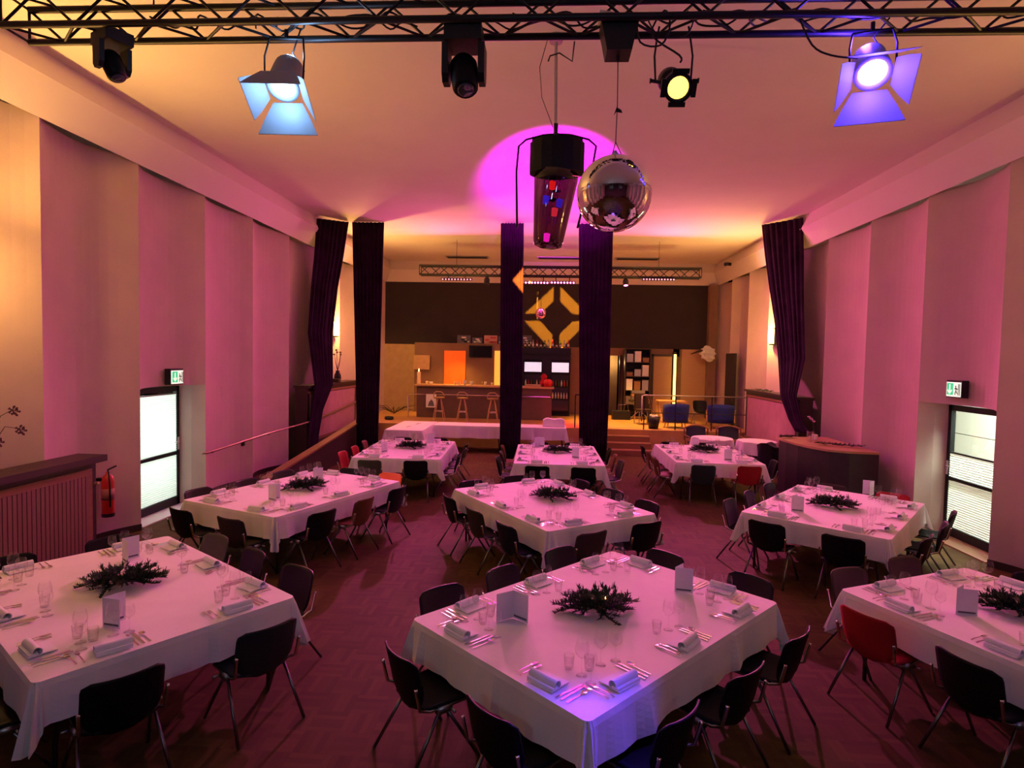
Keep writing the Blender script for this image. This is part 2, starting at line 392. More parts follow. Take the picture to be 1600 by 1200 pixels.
to.matrix_local = Matrix.Translation((-.036, .42, 1.30)) @ Matrix(((0, 0, -1, 0), (-1, 0, 0, 0), (0, 1, 0, 0), (0, 0, 0, 1))) @ Matrix.Rotation(R(24), 4, 'Z')

# ------------------------------------------------------------------ platform, steps, ramp, rails
ZP, YP = .65, 17.65
tag(MB().bbox((-6.04, YP, 0), (6.04, YB - .005, ZP)).obj('stage_platform', mat('platform_floor', (.50, .27, .10), .5, noise=.12, nscale=3)), 'raised wooden platform across the back of the hall, carrying the bar', 'platform')
st = empty('stage_steps', (2.35, 16.75, 0), 0, 'reddish wooden steps leading up to the platform beside the right curtain', 'steps')
for i in range(3):
    MB().bbox((-.95, .30 * i, 0), (.65, .90, .1625 * (i + 1))).obj('step', M['wood'], st)
rp = empty('ramp', (-5.62, 10.6, 0), 0, 'long ramp with dark parapet rising along the left wall', 'ramp')
MB().add([(-.11, 0, 0), (.5, 0, 0), (.5, 7.04, .65), (-.11, 7.04, .65), (.5, 7.04, 0), (-.11, 7.04, 0)], [(0, 1, 2, 3), (1, 4, 2), (0, 3, 5), (3, 2, 4, 5), (0, 5, 4, 1)]).obj('ramp_deck', M['darkwood'], rp)
MB().add([(x, y, z) for x in (.42, .52) for y, z in ((0, 0), (7.0, 0), (7.0, 1.0), (0, .36))], [(0, 1, 2, 3), (7, 6, 5, 4), (0, 4, 5, 1), (1, 5, 6, 2), (2, 6, 7, 3), (3, 7, 4, 0)]).obj('parapet', M['darkwood'], rp)
MB().add([(x, y, z) for x in (.38, .56) for y, z in ((0, .36), (7.0, 1.0), (7.0, 1.04), (0, .40))], [(0, 1, 2, 3), (7, 6, 5, 4), (0, 4, 5, 1), (1, 5, 6, 2), (2, 6, 7, 3), (3, 7, 4, 0)]).obj('parapet_cap', M['wood'], rp)
hr = empty('handrail', (-5.93, 10.0, 0), 0, 'brass tube handrail climbing along the left wall above the ramp', 'handrail')
MB().tube([(-.06, -.02, .93), (0, .05, .93), (.03, 2.3, .99), (.25, 3.9, 1.06), (.26, 7.7, 1.32)], .022, 10).obj('rail', mat('brass', (.50, .34, .27), .35, metal=1), hr, smooth=True)
for y, z, x_ in ((.3, .935, 0), (2.4, .99, .03), (5.0, 1.135, .25), (7.2, 1.286, .26)):
    MB().tube([(x_, y, z), (x_ - .05, y, z - .04), (x_ - .08 - (.1 if x_ < .1 else 0), y, z - .04)], .01).obj('bracket', M['bmetal'], hr)
tag(MB().bbox((-6.05, 11.42, .84), (-6.01, 11.50, .92)).obj('wall_socket', M['bmetal']), 'small black socket on the pink left wall below the handrail', 'socket')
rl = empty('platform_railing', (2.8, 17.78, ZP), 0, 'thin steel railing along the platform edge in front of the blue armchairs', 'railing')
MB().tube([(-.05, -.42, .28), (.0, -.06, 1.0), (.1, 0, 1.02), (3.15, 0, 1.02)], .02).obj('rail', M['alu'], rl, smooth=True)
for x in (.08, 1.0, 2.05, 3.1): MB().tube([(x, 0, 0), (x, 0, 1.02)], .018).obj('post', M['bmetal'], rl)
MB().tube([(.08, 0, .5), (3.1, 0, .5)], .012).obj('lower_rail', M['bmetal'], rl)
rl2 = empty('grab_rail', (.85, 17.82, ZP), 0, 'short upright steel rail between bar and right curtain', 'railing')
for x in (0, .42): MB().tube([(x, 0, 0), (x, 0, .98)], .02).obj('post', M['bmetal'], rl2)
MB().tube([(0, 0, .98), (.42, 0, .98)], .02).obj('rail', M['bmetal'], rl2)

# ------------------------------------------------------------------ curtains
def curtain(rows, label, amp=.032, waves=8):
    rows = [(Vector(a), Vector(b)) for a, b in rows]
    def pt(u, v):
        t = v * (len(rows) - 1); i = min(int(t), len(rows) - 2); f = t - i
        a = rows[i][0].lerp(rows[i + 1][0], f); b = rows[i][1].lerp(rows[i + 1][1], f)
        d = b - a; n = Vector((-d.y, d.x, 0)).normalized()
        return a + d * u + n * amp * (sin(u * waves * 2 * pi) + .35 * sin(u * waves * 4.6 * pi + 2 + 2 * v))
    m = MB().shell(pt, waves * 10, (len(rows) - 1) * 3, lambda u, v: (0, .012, 0))
    o = m.obj('stage_curtain', M['velvet'], smooth=True)
    return tag(o, label, 'curtain', 'dark velvet curtains')
YC = 15.6
def straight(x0, x1, b0, b1, label):
    curtain([((x0, YC, ZC - .01), (x1, YC, ZC - .01)), ((x0 * .5 + b0 * .5, YC, 4), (x1 * .5 + b1 * .5, YC, 4)), ((b0, YC, 1.9), (b1, YC, 1.9)), ((b0 + .03, YC, .03), (b1 - .03, YC, .03))], label)
straight(-5.24, -4.38, -5.10, -4.46, 'straight dark velvet curtain left of the bar stools')
straight(-1.30, -.70, -1.24, -.65, 'narrow dark velvet curtain left of the hanging glass tube lamp')
straight(.72, 1.60, .84, 1.62, 'dark velvet curtain below the large mirror ball')
curtain([((-5.9, 14.87, 6.12), (-5.33, 15.6, 6.19)), ((-5.9, 14.71, 5.15), (-5.46, 15.6, 5.3)), ((-5.92, 14.56, 4.33), (-5.61, 15.6, 4.46)), ((-5.92, 14.38, 3.21), (-5.74, 15.58, 3.27)),
         ((-5.64, 14.12, 1.96), (-5.62, 15.3, 1.91)), ((-5.64, 13.94, 1.35), (-5.62, 14.6, 1.3)), ((-5.64, 13.75, .75), (-5.62, 14.33, .7)), ((-5.63, 13.68, .37), (-5.61, 14.25, .40))], 'slanting tied-back dark curtain by the left ramp', .022, 7)
curtain([((5.33, 15.6, 6.19), (5.9, 14.49, 6.12)), ((5.44, 15.6, 5.41), (5.9, 14.37, 5.21)), ((5.58, 15.6, 4.6), (5.9, 14.3, 4.46)), ((5.74, 15.6, 3.79), (5.9, 14.19, 3.71)), ((5.80, 15.41, 2.82), (5.88, 14.0, 2.82)),
         ((5.62, 14.69, 1.9), (5.64, 13.78, 1.96)), ((5.64, 14.2, 1.4), (5.68, 13.5, 1.4)), ((5.62, 13.75, 1.17), (5.7, 13.05, 1.17))], 'slanting tied-back dark curtain behind the curved dark console', .022, 7)

# ------------------------------------------------------------------ wall sconces
def sconce(sgn, y, label, energy, upl=3.6, upy=0, z=3.42):
    x = sgn * (scallop_x(((y - (8.5 if sgn < 0 else 8.37)) / 1.7) % 1) - .10)
    s = empty('wall_sconce', (x, y, z), 0, label, 'wall lamp')
    m = MB(); pts = [(-sgn * .11 * sin(pi * k / 10), -.10 * cos(pi * k / 10)) for k in range(11)]
    m.add([(a, b, zz) for zz in (-.2, .2) for a, b in pts], [(k, k + 1, 12 + k, 11 + k) for k in range(10)])
    m.obj('lamp_shade', M['shade'], s, smooth=True)
    MB().bbox((-.02, -.11, -.24), (sgn * .1, .11, .22)).obj('back_plate', M['bmetal'], s)
    MB().prism([(a * 1.05, b * 1.05) for a, b in pts], -.235, -.2).obj('bottom_cap', M['bmetal'], s)
    light('sconce_light', 'POINT', (-sgn * .34, 0, .1), AMBER, energy, parent=s, shadow_soft_size=.06)
    light('sconce_uplight', 'SPOT', (-sgn * .16, 0, .26), AMBER, energy * upl, (-sgn * .8, upy, 1), parent=s, spot_size=R(120), spot_blend=1, shadow_soft_size=.05)
sconce(-1, 5.7, 'glowing amber wall lamp near the cabinet on the left wall', 64, 8.5, .45)
sconce(1, 5.6, 'glowing amber wall lamp at the near end of the right wall', 50, 2.2, .3)
sconce(-1, 16.75, 'glowing amber wall lamp behind the slanting left curtain', 130, 3.6)
sconce(1, 16.6, 'glowing amber wall lamp behind the slanting right curtain', 130, 3.6)

# ------------------------------------------------------------------ trusses
def truss(name, x0, x1, y0, z0, a, r, pitch_, label, rb):
    t = empty(name, (x0, y0, z0), 0, label, 'truss')
    Lx = x1 - x0
    ch = MB().tube([(0, 0, 0), (Lx, 0, 0)], r, 10).mesh('chord', M['bmetal'], True)
    for y in (0, a):
        for z in (0, a): inst('chord', ch, t, (0, y, z))
    n = int(Lx / pitch_); p = Lx / n
    meshes = {}
    def brace(a_, b_):
        d = tuple(round(v, 3) for v in (Vector(b_) - Vector(a_)))
        if d not in meshes: meshes[d] = MB().tube([(0, 0, 0), d], rb, 6).mesh('brace', M['bmetal'])
        inst('brace', meshes[d], t, a_)
    for i in range(n):
        xa, xb = i * p, (i + 1) * p; e = i % 2
        brace((xa, 0, a if e else 0), (xb, 0, 0 if e else a))
        brace((xa, a, 0 if e else a), (xb, a, a if e else 0))
        brace((xa, a if e else 0, 0), (xb, 0 if e else a, 0))
        if i % 2 == 0: brace((xa, 0, a), (xb, a, a))
    for x in (0, Lx):
        for y in (0, a): brace((x, y, 0), (x, y, a))
        for z in (0, a): brace((x, 0, z), (x, a, z))
    return t
truss('lighting_truss', -3.98, 4.6, 4.16, 5.03, .24, .025, .27, 'black box truss across the front under the ceiling, carrying the spotlights', .010)
truss('lighting_truss', -3.93, 4.45, 17.9, 5.16, .27, .025, .29, 'black box truss above the bar at the back of the hall', .012)
for x in (-3.0, 3.4):
    tag(MB().tube([(x, 4.4, 5.25), (x, 4.4, 6.2)], .006).obj('suspension_cable', M['bmetal']), 'thin steel cable holding the front truss, ' + ('left end' if x < 0 else 'right end'), 'cable')
for x in (-2.8, 3.2):
    tag(MB().tube([(x, 17.9, 5.41), (x, 17.9, 6.2)], .006).obj('suspension_cable', M['bmetal']), 'thin steel cable holding the truss above the bar, ' + ('left end' if x < 0 else 'right end'), 'cable')

def frame_to(d):  # rotation taking +Z to direction d
    return Vector(d).to_track_quat('Z', 'Y').to_matrix()
ZT = 5.03
# fresnel spotlights with barn doors
def barndoor(x, tilt, yawd, lens_mat, door_mat, lcol, e, target, glow, flap_top, label, z=4.66):
    s = empty('fresnel_spotlight', (x, 4.22, z), R(yawd), label, 'spotlight')
    body = empty('lamp_head', (0, 0, 0)); body.parent = s
    d = Matrix.Rotation(R(tilt), 3, 'X') @ Vector((0, -1, 0)); F = frame_to(d)
    tr = lambda m: m.xf(F.to_4x4())
    bd = tr(MB().lathe([(0, -.24), (.085, -.24), (.105, -.20), (.115, 0), (.115, .03), (.092, .03), (.088, .0)], 20)).obj('housing', door_mat, s, smooth=True)
    bpy.data.objects.remove(body)
    tr(MB().lathe([(0, .035), (.045, .03), (.085, .012), (.085, .0)], 20)).obj('lens', lens_mat, s, smooth=True)
    for k, w0, w1, L, fl in ((0, .09, .16, .15, .10), (1, .115, .205, .19, flap_top), (2, .09, .16, .15, .10), (3, .105, .215, .18, .13)):
        a = k * pi / 2; c = Matrix.Rotation(a, 3, 'Z')
        vs = []
        for t, hw in ((0, w0), (.55, (w0 + w1) / 2 + .01), (1, w1)):
            rr = .118 + fl * t; zz = .03 + L * t
            vs += [c @ Vector((rr, -hw, zz)), c @ Vector((rr, hw, zz)), c @ Vector((rr + .004, hw, zz + .001)), c @ Vector((rr + .004, -hw, zz + .001))]
        fs = []
        for j in range(2):
            b = 4 * j
            fs += [(b, b + 1, b + 5, b + 4), (b + 2, b + 3, b + 7, b + 6), (b + 1, b + 2, b + 6, b + 5), (b + 3, b, b + 4, b + 7)]
        fs += [(3, 2, 1, 0), (8, 9, 10, 11)]
        tr(MB().add(vs, fs)).obj('barn_door', door_mat, s)
    y = MB(); dz = ZT - z
    for sg in (-1, 1): y.tube([(sg * .135, 0, -.02), (sg * .14, .01, dz * .5), (sg * .12, .05, dz - .06)], .007, 6)
    y.tube([(-.12, .05, dz - .06), (.12, .05, dz - .06)], .009, 6); y.tube([(0, .05, dz - .06), (0, .05, dz)], .014, 8)
    y.obj('yoke', M['bmetal'], s)
    MB().tube([(.03, .12, .06), (.10, .13, .16), (.02, .12, .28), (.1, .06, dz + .02)], .006, 6).obj('power_lead', M['bmetal'], s)
    lp = Matrix.Rotation(R(yawd), 3, 'Z') @ (F @ Vector((0, 0, .05))) + s.location
    light('lamp_leak', 'POINT', lp + Vector((0, .14, .30)), lcol, glow * 1.5, shadow_soft_size=.04)
    light('lens_glow', 'POINT', lp + Matrix.Rotation(R(yawd), 3, 'Z') @ (d * .10), lcol, glow, shadow_soft_size=.05)
    light('fresnel_light', 'SPOT', lp, lcol, e, Vector(target) - lp, spot_size=R(45), spot_blend=.6, shadow_soft_size=.05)
barndoor(-1.92, 56, 4, mat('lens_daylight', (1, 1, 1), .3, emit=(.75, .9, 1), estr=5), mat('grey_enamel', (.34, .36, .42), .5), (.30, .58, 1), 500, (-1.3, .4, .3), 4.5, .03, 'lit spotlight with pale blue barn doors on the left of the truss', 4.62)
barndoor(2.13, 48, -16, mat('lens_blue_white', (1, 1, 1), .3, emit=(.82, .78, 1), estr=5), MATS['grey_enamel'], (.09, .03, 1), 1700, (.4, 1.75, .5), 15, .10, 'lit spotlight glowing deep blue on the right of the truss', 4.68)
# profile spot
s = empty('profile_spotlight', (.82, 4.24, 4.62), 0, 'black profile spotlight with glowing amber lens beside the mirror ball motor', 'spotlight')
F = frame_to(Vector((.01, -1, -.62))).to_4x4()
MB().lathe([(0, -.23), (.06, -.22), (.085, -.17), (.09, -.02), (.075, .0), (.075, .10), (.095, .11), (.095, .2), (.072, .2), (.07, .17)], 20).xf(F).obj('housing', M['bmetal'], s, smooth=True)
MB().lathe([(0, .195), (.045, .19), (.07, .175), (.07, .17)], 18).xf(F).obj('lens', mat('lens_amber', (1, .8, .3), .3, emit=(1, .62, .12), estr=2.6, noise=.4, nscale=25), s, smooth=True)
for k in range(4):
    c = Matrix.Rotation(k * pi / 2, 4, 'Z'); MB().box((.10, 0, .2), (.03, .11, .02)).xf(F @ c).obj('frame_clip', M['bmetal'], s)
for sg in (-1, 1):
    MB().tube([(sg * .09, -.02, .0), (sg * .15, -.02, .01), (sg * .165, -.02, .01)], [.012, .012, .02], 8).obj('shutter_knob', M['bmetal'], s)
    MB().tube([(sg * .12, .02, .02), (sg * .13, .03, .2), (sg * .11, .05, .36), (sg * .10, .05, .41)], .007, 6).obj('yoke_arm', M['bmetal'], s)
MB().tube([(-.12, .05, .36), (.12, .05, .36)], .009, 6).obj('yoke_bar', M['bmetal'], s)
# moving heads
def moving_head(x, sc, rx, label, zt=ZT):
    s = empty('moving_head', (x, 4.30, zt), R(rx), label, 'stage light')
    MB().bbox((-.13 * sc, -.12, -.12 * sc), (.13 * sc, .12, .0)).obj('base', M['bmetal'], s)
    for sg in (-1, 1):
        MB().add([(sg * a * sc, b * sc, z * sc) for a in (.105, .15) for b, z in ((-.08, -.12), (.08, -.12), (.075, -.33), (.04, -.38), (-.04, -.38), (-.075, -.33))],
                 [(0, 1, 2, 3, 4, 5), (11, 10, 9, 8, 7, 6)] + [(i, (i + 1) % 6, 6 + (i + 1) % 6, 6 + i) for i in range(6)]).obj('yoke_arm', M['bmetal'], s)
    Fh = frame_to(Vector((.15, -.42, -1))).to_4x4(); Fh.translation = Vector((0, 0, -.30 * sc))
    MB().lathe([(0, -.13 * sc), (.07 * sc, -.12 * sc), (.098 * sc, -.07 * sc), (.1 * sc, .03 * sc), (.09 * sc, .14 * sc), (.075 * sc, .16 * sc), (0, .16 * sc)], 18).xf(Fh).obj('head', M['black'], s, smooth=True)
    MB().lathe([(0, .168 * sc), (.05 * sc, .165 * sc), (.066 * sc, .158 * sc)], 16).xf(Fh).obj('lens', mat('dark_lens', (.05, .06, .08), .05, coat=1), s, smooth=True)
    for sg in (-1, 1): MB().bbox((sg * .08 * sc - .02, -.03, 0), (sg * .08 * sc + .02, .12, .05)).obj('clamp', M['bmetal'], s)
moving_head(-3.25, .72, 60, 'small black moving head at the left end of the truss')
moving_head(-.64, 1.0, 0, 'large black moving head in the middle of the truss, unlit')
# mirror ball, motor and chain
s = empty('mirror_ball_motor', (.44, 4.28, ZT), 0, 'black motor box on the truss above the large mirror ball', 'motor')
MB().add([(sx * w_, sy * .09, z) for z, w_ in ((0, .13), (-.08, .11), (-.2, .085)) for sx in (-1, 1) for sy in (-1, 1)],
         [(0, 1, 3, 2), (8, 10, 11, 9)] + [f for b in (0, 4) for f in ((b, b + 2, b + 6, b + 4), (b + 1, b + 5, b + 7, b + 3), (b, b + 4, b + 5, b + 1), (b + 2, b + 3, b + 7, b + 6))]).obj('housing', M['bmetal'], s)
MB().tube([(-.14, 0, .06), (.10, 0, .03)], [.05, .035], 12).obj('gear_cover', M['white'], s, smooth=True)
MB().tube([(0, 0, -.2), (0, 0, -.24)], .012).obj('spindle', M['bmetal'], s)
s = empty('mirror_ball', (.44, 4.28, 3.88), 0, 'large silver mirror ball hanging in front of the curtain', 'mirror ball')
def facet_ball(r, n):
    m = MB(); vs = []; fs = []
    for j in range(1, n):
        th = pi * j / n
        for k in range(2 * n): vs.append((r * sin(th) * cos(pi * k / n), r * sin(th) * sin(pi * k / n), r * cos(th)))
    vs += [(0, 0, r), (0, 0, -r)]; W = 2 * n
    for j in range(n - 2):
        for k in range(W): fs.append((j * W + k, (j + 1) * W + k, (j + 1) * W + (k + 1) % W, j * W + (k + 1) % W))
    for k in range(W): fs.append((len(vs) - 2, k, (k + 1) % W)); fs.append((len(vs) - 1, (n - 2) * W + (k + 1) % W, (n - 2) * W + k))
    return m.add(vs, fs)
facet_ball(.263, 72).obj('mirror_tiles', M['mirror'], s)
MB().lathe([(.03, .255), (.03, .275), (.012, .29), (.012, .30)], 12).obj('cap', M['alu'], s)
ck = MB()
for k in range(3): ck.tube([(.05 * cos(k * 2.1), .05 * sin(k * 2.1), .257), (0, 0, .36)], .003, 5)
ck.tube([(0, 0, .36), (.005, 0, .62), (0, 0, .91)], .0035, 5)
ck.obj('hanging_wire', M['bmetal'], s)
MB().add([(.0, 0, .60), (.035, .01, .585), (.04, -.01, .555), (.0, .01, .57), (-.02, 0, .54)], [(0, 1, 2, 3), (0, 3, 4)]).obj('tape_tag', M['bmetal'], s)
# hanging smoked glass tube lamp
s = empty('hanging_tube_lamp', (.05, 6.6, 5.04), 0, 'black boxed lamp with hanging smoked glass tube, magenta light behind', 'lamp')
MB().tube([(-.02, 0, .06), (-.04, 0, 1.16)], .017, 10).obj('drop_pole', M['alu'], s)
MB().tube([(-.02, 0, .0), (-.02, 0, .22)], .024, 10).obj('pole_socket', M['bmetal'], s)
MB().lathe([(.0, 1.08), (.07, 1.08), (.07, 1.16), (0, 1.16)], 14, (-.04, 0, 0)).obj('ceiling_rose', M['alu'], s)
MB().tube([(-.12, 0, .88), (-.10, -.02, .93), (.0, -.02, .96), (.14, 0, .88), (.16, .02, 1.1)], .008, 6).obj('power_lead', M['bmetal'], s)
MB().tube([(-.13, 0, 1.12), (-.21, 0, .82), (-.18, 0, .5), (-.05, 0, .18)], .004, 5).obj('signal_lead', M['bmetal'], s)
hx = MB(); pts = [(.30 * cos(k * pi / 8 + pi / 16), .22 * sin(k * pi / 8 + pi / 16)) for k in range(16)]
hx.prism(pts, -.32, .0); hx.prism([(x * .9, y * .9) for x, y in pts], 0, .03)
for sx in (-.25, .25): hx.box((sx, 0, .04), (.05, .08, .05))
hx.obj('lamp_box', M['black'], s)
Ft = Matrix.Translation((.0, 0, -.32)) @ Matrix.Rotation(R(6), 4, 'Y')
MB().lathe([(.245, 0), (.235, -.1), (.165, -.72), (.15, -.78), (.10, -.80), (0, -.80)], 24).xf(Ft).obj('glass_tube', M['smoke'], s, smooth=True)
for z, x_, c, e in ((-.14, -.03, (1, .02, .02), 3), (-.30, -.08, (.05, .02, 1), 3), (-.32, .07, (.05, .02, 1), 2.5), (-.42, .03, (1, .05, .1), 2.5), (-.70, -.02, (1, .02, .8), 4)):
    MB().lathe([(0, -.05), (.03, -.04), (.035, .04), (0, .05)], 10, (x_, -.05, z)).xf(Ft).obj('colour_filter', mat('filter_%.2f_%.2f' % (z, x_), c, .4, emit=c, estr=e), s, smooth=True)
for k in range(6):
    MB().box((-.04 + .05 * (k % 2), -.02, -.24 - .09 * k), (.09, .07, .008), rz=k, rx=.3 * (k % 3)).obj('mirror_plate', M['mirror'], s)
light('magenta_light', 'SPOT', (0, .36, -.75), (1, 0, 1), 12000, (0, 1, .44), parent=s, spot_size=R(37), spot_blend=.75, shadow_soft_size=.06)
# oval wire hoop around the lamp
hp = [(-.42, 0, -.9), (-.44, 0, -.3), (-.42, 0, -.02), (-.34, 0, .05), (-.15, 0, .10), (0, 0, .11), (.15, 0, .10), (.34, 0, .05), (.42, 0, -.02), (.38, 0, -.3), (.24, 0, -.9)]
MB().tube(hp, .012, 6).obj('guard_hoop', M['bmetal'], s, smooth=True)
# cables looped along the front truss
def cable(pts, label, r=.007):
    P = [Vector(p) for p in pts]; P = [P[0]] + P + [P[-1]]; sm = []
    for k in range(1, len(P) - 2):
        for q in range(4):
            t = q / 4; a, b, c, d = P[k - 1:k + 3]
            sm.append(.5 * (2 * b + (c - a) * t + (2 * a - 5 * b + 4 * c - d) * t * t + (3 * b - a - 3 * c + d) * t ** 3))
    sm.append(P[-1])
    return tag(MB().tube(sm, r, 6).obj('power_cable', M['bmetal'], smooth=True), label, 'cable', 'black cables on the front truss')
def sag(x0, x1, n, depth, seed):
    g_ = random.Random(seed); pts = []
    for i in range(n * 4 + 1):
        x = x0 + (x1 - x0) * i / (n * 4); pts.append((x, 4.18 + .2 * g_.random(), 5.06 - depth * sin(pi * (i % 4) / 4) * g_.random() + .04))
    return pts
cable(sag(-2.9, -1.0, 5, .06, 1), 'black cable sagging along the truss left of the large moving head')
cable(sag(-2.2, .3, 6, .05, 2), 'black cable woven through the left half of the truss')
cable(sag(-.3, 2.1, 6, .06, 3), 'black cable woven through the truss above the mirror ball')
cable(sag(1.0, 3.6, 5, .06, 4), 'black cable lying along the right part of the truss')
cable([(.55, 4.2, 5.05), (.58, 4.2, 4.88), (.72, 4.2, 4.86), (.78, 4.22, 5.0), (.74, 4.22, 5.1), (.66, 4.22, 4.94), (.85, 4.22, 4.8), (.86, 4.24, 4.76)], 'looped black cable above the amber profile spotlight')
cable([(1.62, 4.2, 5.05), (1.72, 4.2, 4.85), (1.85, 4.2, 4.78), (2.02, 4.2, 4.76)], 'black cable dropping to the blue spotlight from its left')
cable([(.62, 4.2, 5.04), (.70, 4.2, 4.93), (.88, 4.2, 4.92), (.94, 4.2, 5.04)], 'black cable bight hanging under the truss right of the motor', .005)
# lamps under the far truss
def led_bar(x0, x1, z, lm, label):
    s = empty('led_bar', ((x0 + x1) / 2, 17.86, z), 0, label, 'led bar'); h = (x1 - x0) / 2
    MB().bbox((-h, -.03, -.02), (h, .05, .055)).obj('housing', M['bmetal'], s)
    lens = MB().lathe([(.026, 0), (.022, .014), (0, .018)], 10).xf(Matrix.Rotation(pi / 2, 4, 'X')).mesh('led_lens', lm, True)
    n = int(2 * h / .085)
    for i in range(n): inst('led_lens', lens, s, (-h + (i + .5) * 2 * h / n, -.03, .01))
    for sg in (-.55, .55): MB().tube([(sg * h, .02, .05), (sg * h, .035, 5.19 - z)], .014).obj('bracket', M['bmetal'], s)
pl = mat('led_pink', (1, .3, .5), .3, emit=(1, .12, .38), estr=14)
led_bar(-.75, -.02, 4.93, pl, 'glowing pink led bar left of the small mirror ball wire')
led_bar(.02, .76, 4.94, pl, 'glowing pink led bar right of the small mirror ball wire')
pd = mat('led_dim', (.8, .6, .6), .2, emit=(1, .35, .5), estr=1.2)
led_bar(-3.25, -2.32, 5.0, pd, 'dim led bar under the left part of the far truss')
led_bar(2.72, 3.68, 5.07, pd, 'dim led bar under the right part of the far truss')
def small_spot(x, z, label, lm=None):
    s = empty('par_spotlight', (x, 17.9, z), 0, label, 'spotlight')
    F = frame_to(Vector((0, -.5, -1))).to_4x4()
    MB().lathe([(0, -.12), (.06, -.11), (.085, -.04), (.085, .12), (.07, .12), (.06, .08), (0, .08)], 14).xf(F).obj('housing', M['bmetal'], s, smooth=True)
    MB().lathe([(0, .1), (.068, .095)], 12).xf(F).obj('lens', lm or MATS['dark_lens'], s)
    MB().tube([(0, 0, .05), (0, 0, 5.19 - z)], .012).obj('yoke', M['bmetal'], s)
small_spot(-1.88, 4.98, 'small black spotlight under the far truss left of the narrow curtain')
small_spot(2.25, 4.99, 'small spotlight with pink lens under the far truss right of the curtain', pl)
small_spot(1.1, 5.0, 'small black spotlight under the far truss behind the amber patch')
light('ball_fill_spot', 'SPOT', (-.95, 17.3, 5.1), (1, .05, .8), 90, (.71, .6, -1.06), spot_size=R(18), spot_blend=.4, shadow_soft_size=.03)  # added spot without a fixture, turns the small mirror ball pink
s = empty('mirror_ball', (-.24, 17.9, 4.04), 0, 'small pink-lit mirror ball in front of the bar shelves', 'mirror ball')
facet_ball(.165, 26).obj('mirror_tiles', mat('pink_lit_mirror', (1, .55, .85), .12, metal=1), s)  # pink light on the ball is put into the mirror colour
MB().tube([(0, 0, .16), (0, 0, 1.15)], .004).obj('hanging_wire', M['bmetal'], s)
for x, l in ((-2.9, 'left'), (.3, 'middle'), (3.0, 'right')):
    s = empty('ceiling_vent', (x, 20.9, ZC - .03), 0, 'flat grey air vent on the ceiling above the bar, ' + l + ' one', 'vent', 'ceiling vents')
    MB().bbox((-.75, -.18, 0), (.75, .18, .03)).obj('frame', M['alu'], s)
    for k in range(5): MB().bbox((-.7, -.14 + .07 * k - .012, -.012), (.7, -.14 + .07 * k + .012, 0)).obj('slat', M['bmetal'], s)
s = empty('wall_spotlight', (5.72, 19.8, 5.86), R(30), 'small black spotlight on the cove above the right back corner', 'spotlight')
MB().tube([(0, 0, 0), (-.16, -.1, -.03)], [.05, .06], 12).obj('housing', M['bmetal'], s)
MB().bbox((-.02, -.04, -.04), (.16, .04, .05)).obj('bracket', M['bmetal'], s)

# ------------------------------------------------------------------ banquet tables
TZ = .75
A_, B_ = .845, 1.215        # half width, half length
def tcorner(L, ds, dl):     # table from one corner and the directions of its short and long sides
    ds, dl = R(ds), R(dl)
    return (L[0] + A_ * cos(ds) + B_ * cos(dl), L[1] + A_ * sin(ds) + B_ * sin(dl), ds)
t5 = tcorner((-2.96, 3.22), 54.9, 144.9); t6 = tcorner((2.59, 5.27), 25, -65)
# name, centre, direction of the short axis
TABLES = [('front centre table', .48, 4.61, R(-43.3)), ('middle centre table', .04, 8.14, R(-55.1 + 90)), ('middle left table', -3.5, 8.27, R(-23)),
          ('middle right table', 3.99, 8.31, R(-38.7)), ('back left table', -2.88, 12.27, R(2.2)), ('back centre table', .24, 12.14, R(.8)),
          ('back right table', 3.37, 12.78, R(-.1)), ('front left table', *t5), ('front right table', *t6)]
LEGM = MB().tube([(0, 0, 0), (-.0, 0, .25), (-.04, 0, .5), (-.05, 0, .71)], .016, 8).mesh('leg', M['tleg'], True)
def cloth_mesh(a, b, drop, seed, corner=.13):
    g = random.Random(seed); per = []; rc = .045
    def side(x0, y0, x1, y1, nx, ny, n):
        ph = g.random() * 6
        for i in range(n):
            t = (i + .5) / n; per.append((x0 + (x1 - x0) * t, y0 + (y1 - y0) * t, nx, ny, 0, .006 * sin(t * 17 + ph) + .005 * sin(t * 41 + ph * 2) + .024 * max(0, sin(t * 13 + ph)) ** 16, t))
    def corner_(cx, cy, a0):
        n = 12
        for i in range(n + 1):
            t = i / n; an = a0 + t * pi / 2; per.append((cx + rc * cos(an), cy + rc * sin(an), cos(an), sin(an), sin(pi * t), .0, t))
    e = rc
    side(-a + e, -b, a - e, -b, 0, -1, 26); corner_(a - e, -b + e, -pi / 2)
    side(a, -b + e, a, b - e, 1, 0, 34); corner_(a - e, b - e, 0)
    side(a - e, b, -a + e, b, 0, 1, 26); corner_(-a + e, b - e, pi / 2)
    side(-a, b - e, -a, -b + e, -1, 0, 34); corner_(-a + e, -b + e, pi)
    n = len(per); rings = []
    levels = [(-.012, 0.0), (0, .0), (.006, -.012)]
    K = 7
    vs = []
    for off, dz in levels[:2]:
        vs += [(x + nx * off, y + ny * off, dz + .004) for x, y, nx, ny, c, rp_, t in per]
    for k in range(1, K + 1):
        s = k / K
        for x, y, nx, ny, c, rp_, t in per:
            fold = c ** .7 * (.075 + .05 * cos(6 * pi * t)) if c > 0 else 0
            out = .006 + s * (.018 + rp_ * 1.6) + s * fold
            vs.append((x + nx * out, y + ny * out, .004 - s * (drop + corner * c ** 1.2 + .006 * sin(9 * t + x * 3))))
    fs = [tuple(range(n))]
    for k in range(K + 1):
        for i in range(n):
            j = (i + 1) % n; fs.append((k * n + i, (k + 1) * n + i, (k + 1) * n + j, k * n + j))
    return MB().add(vs, fs)
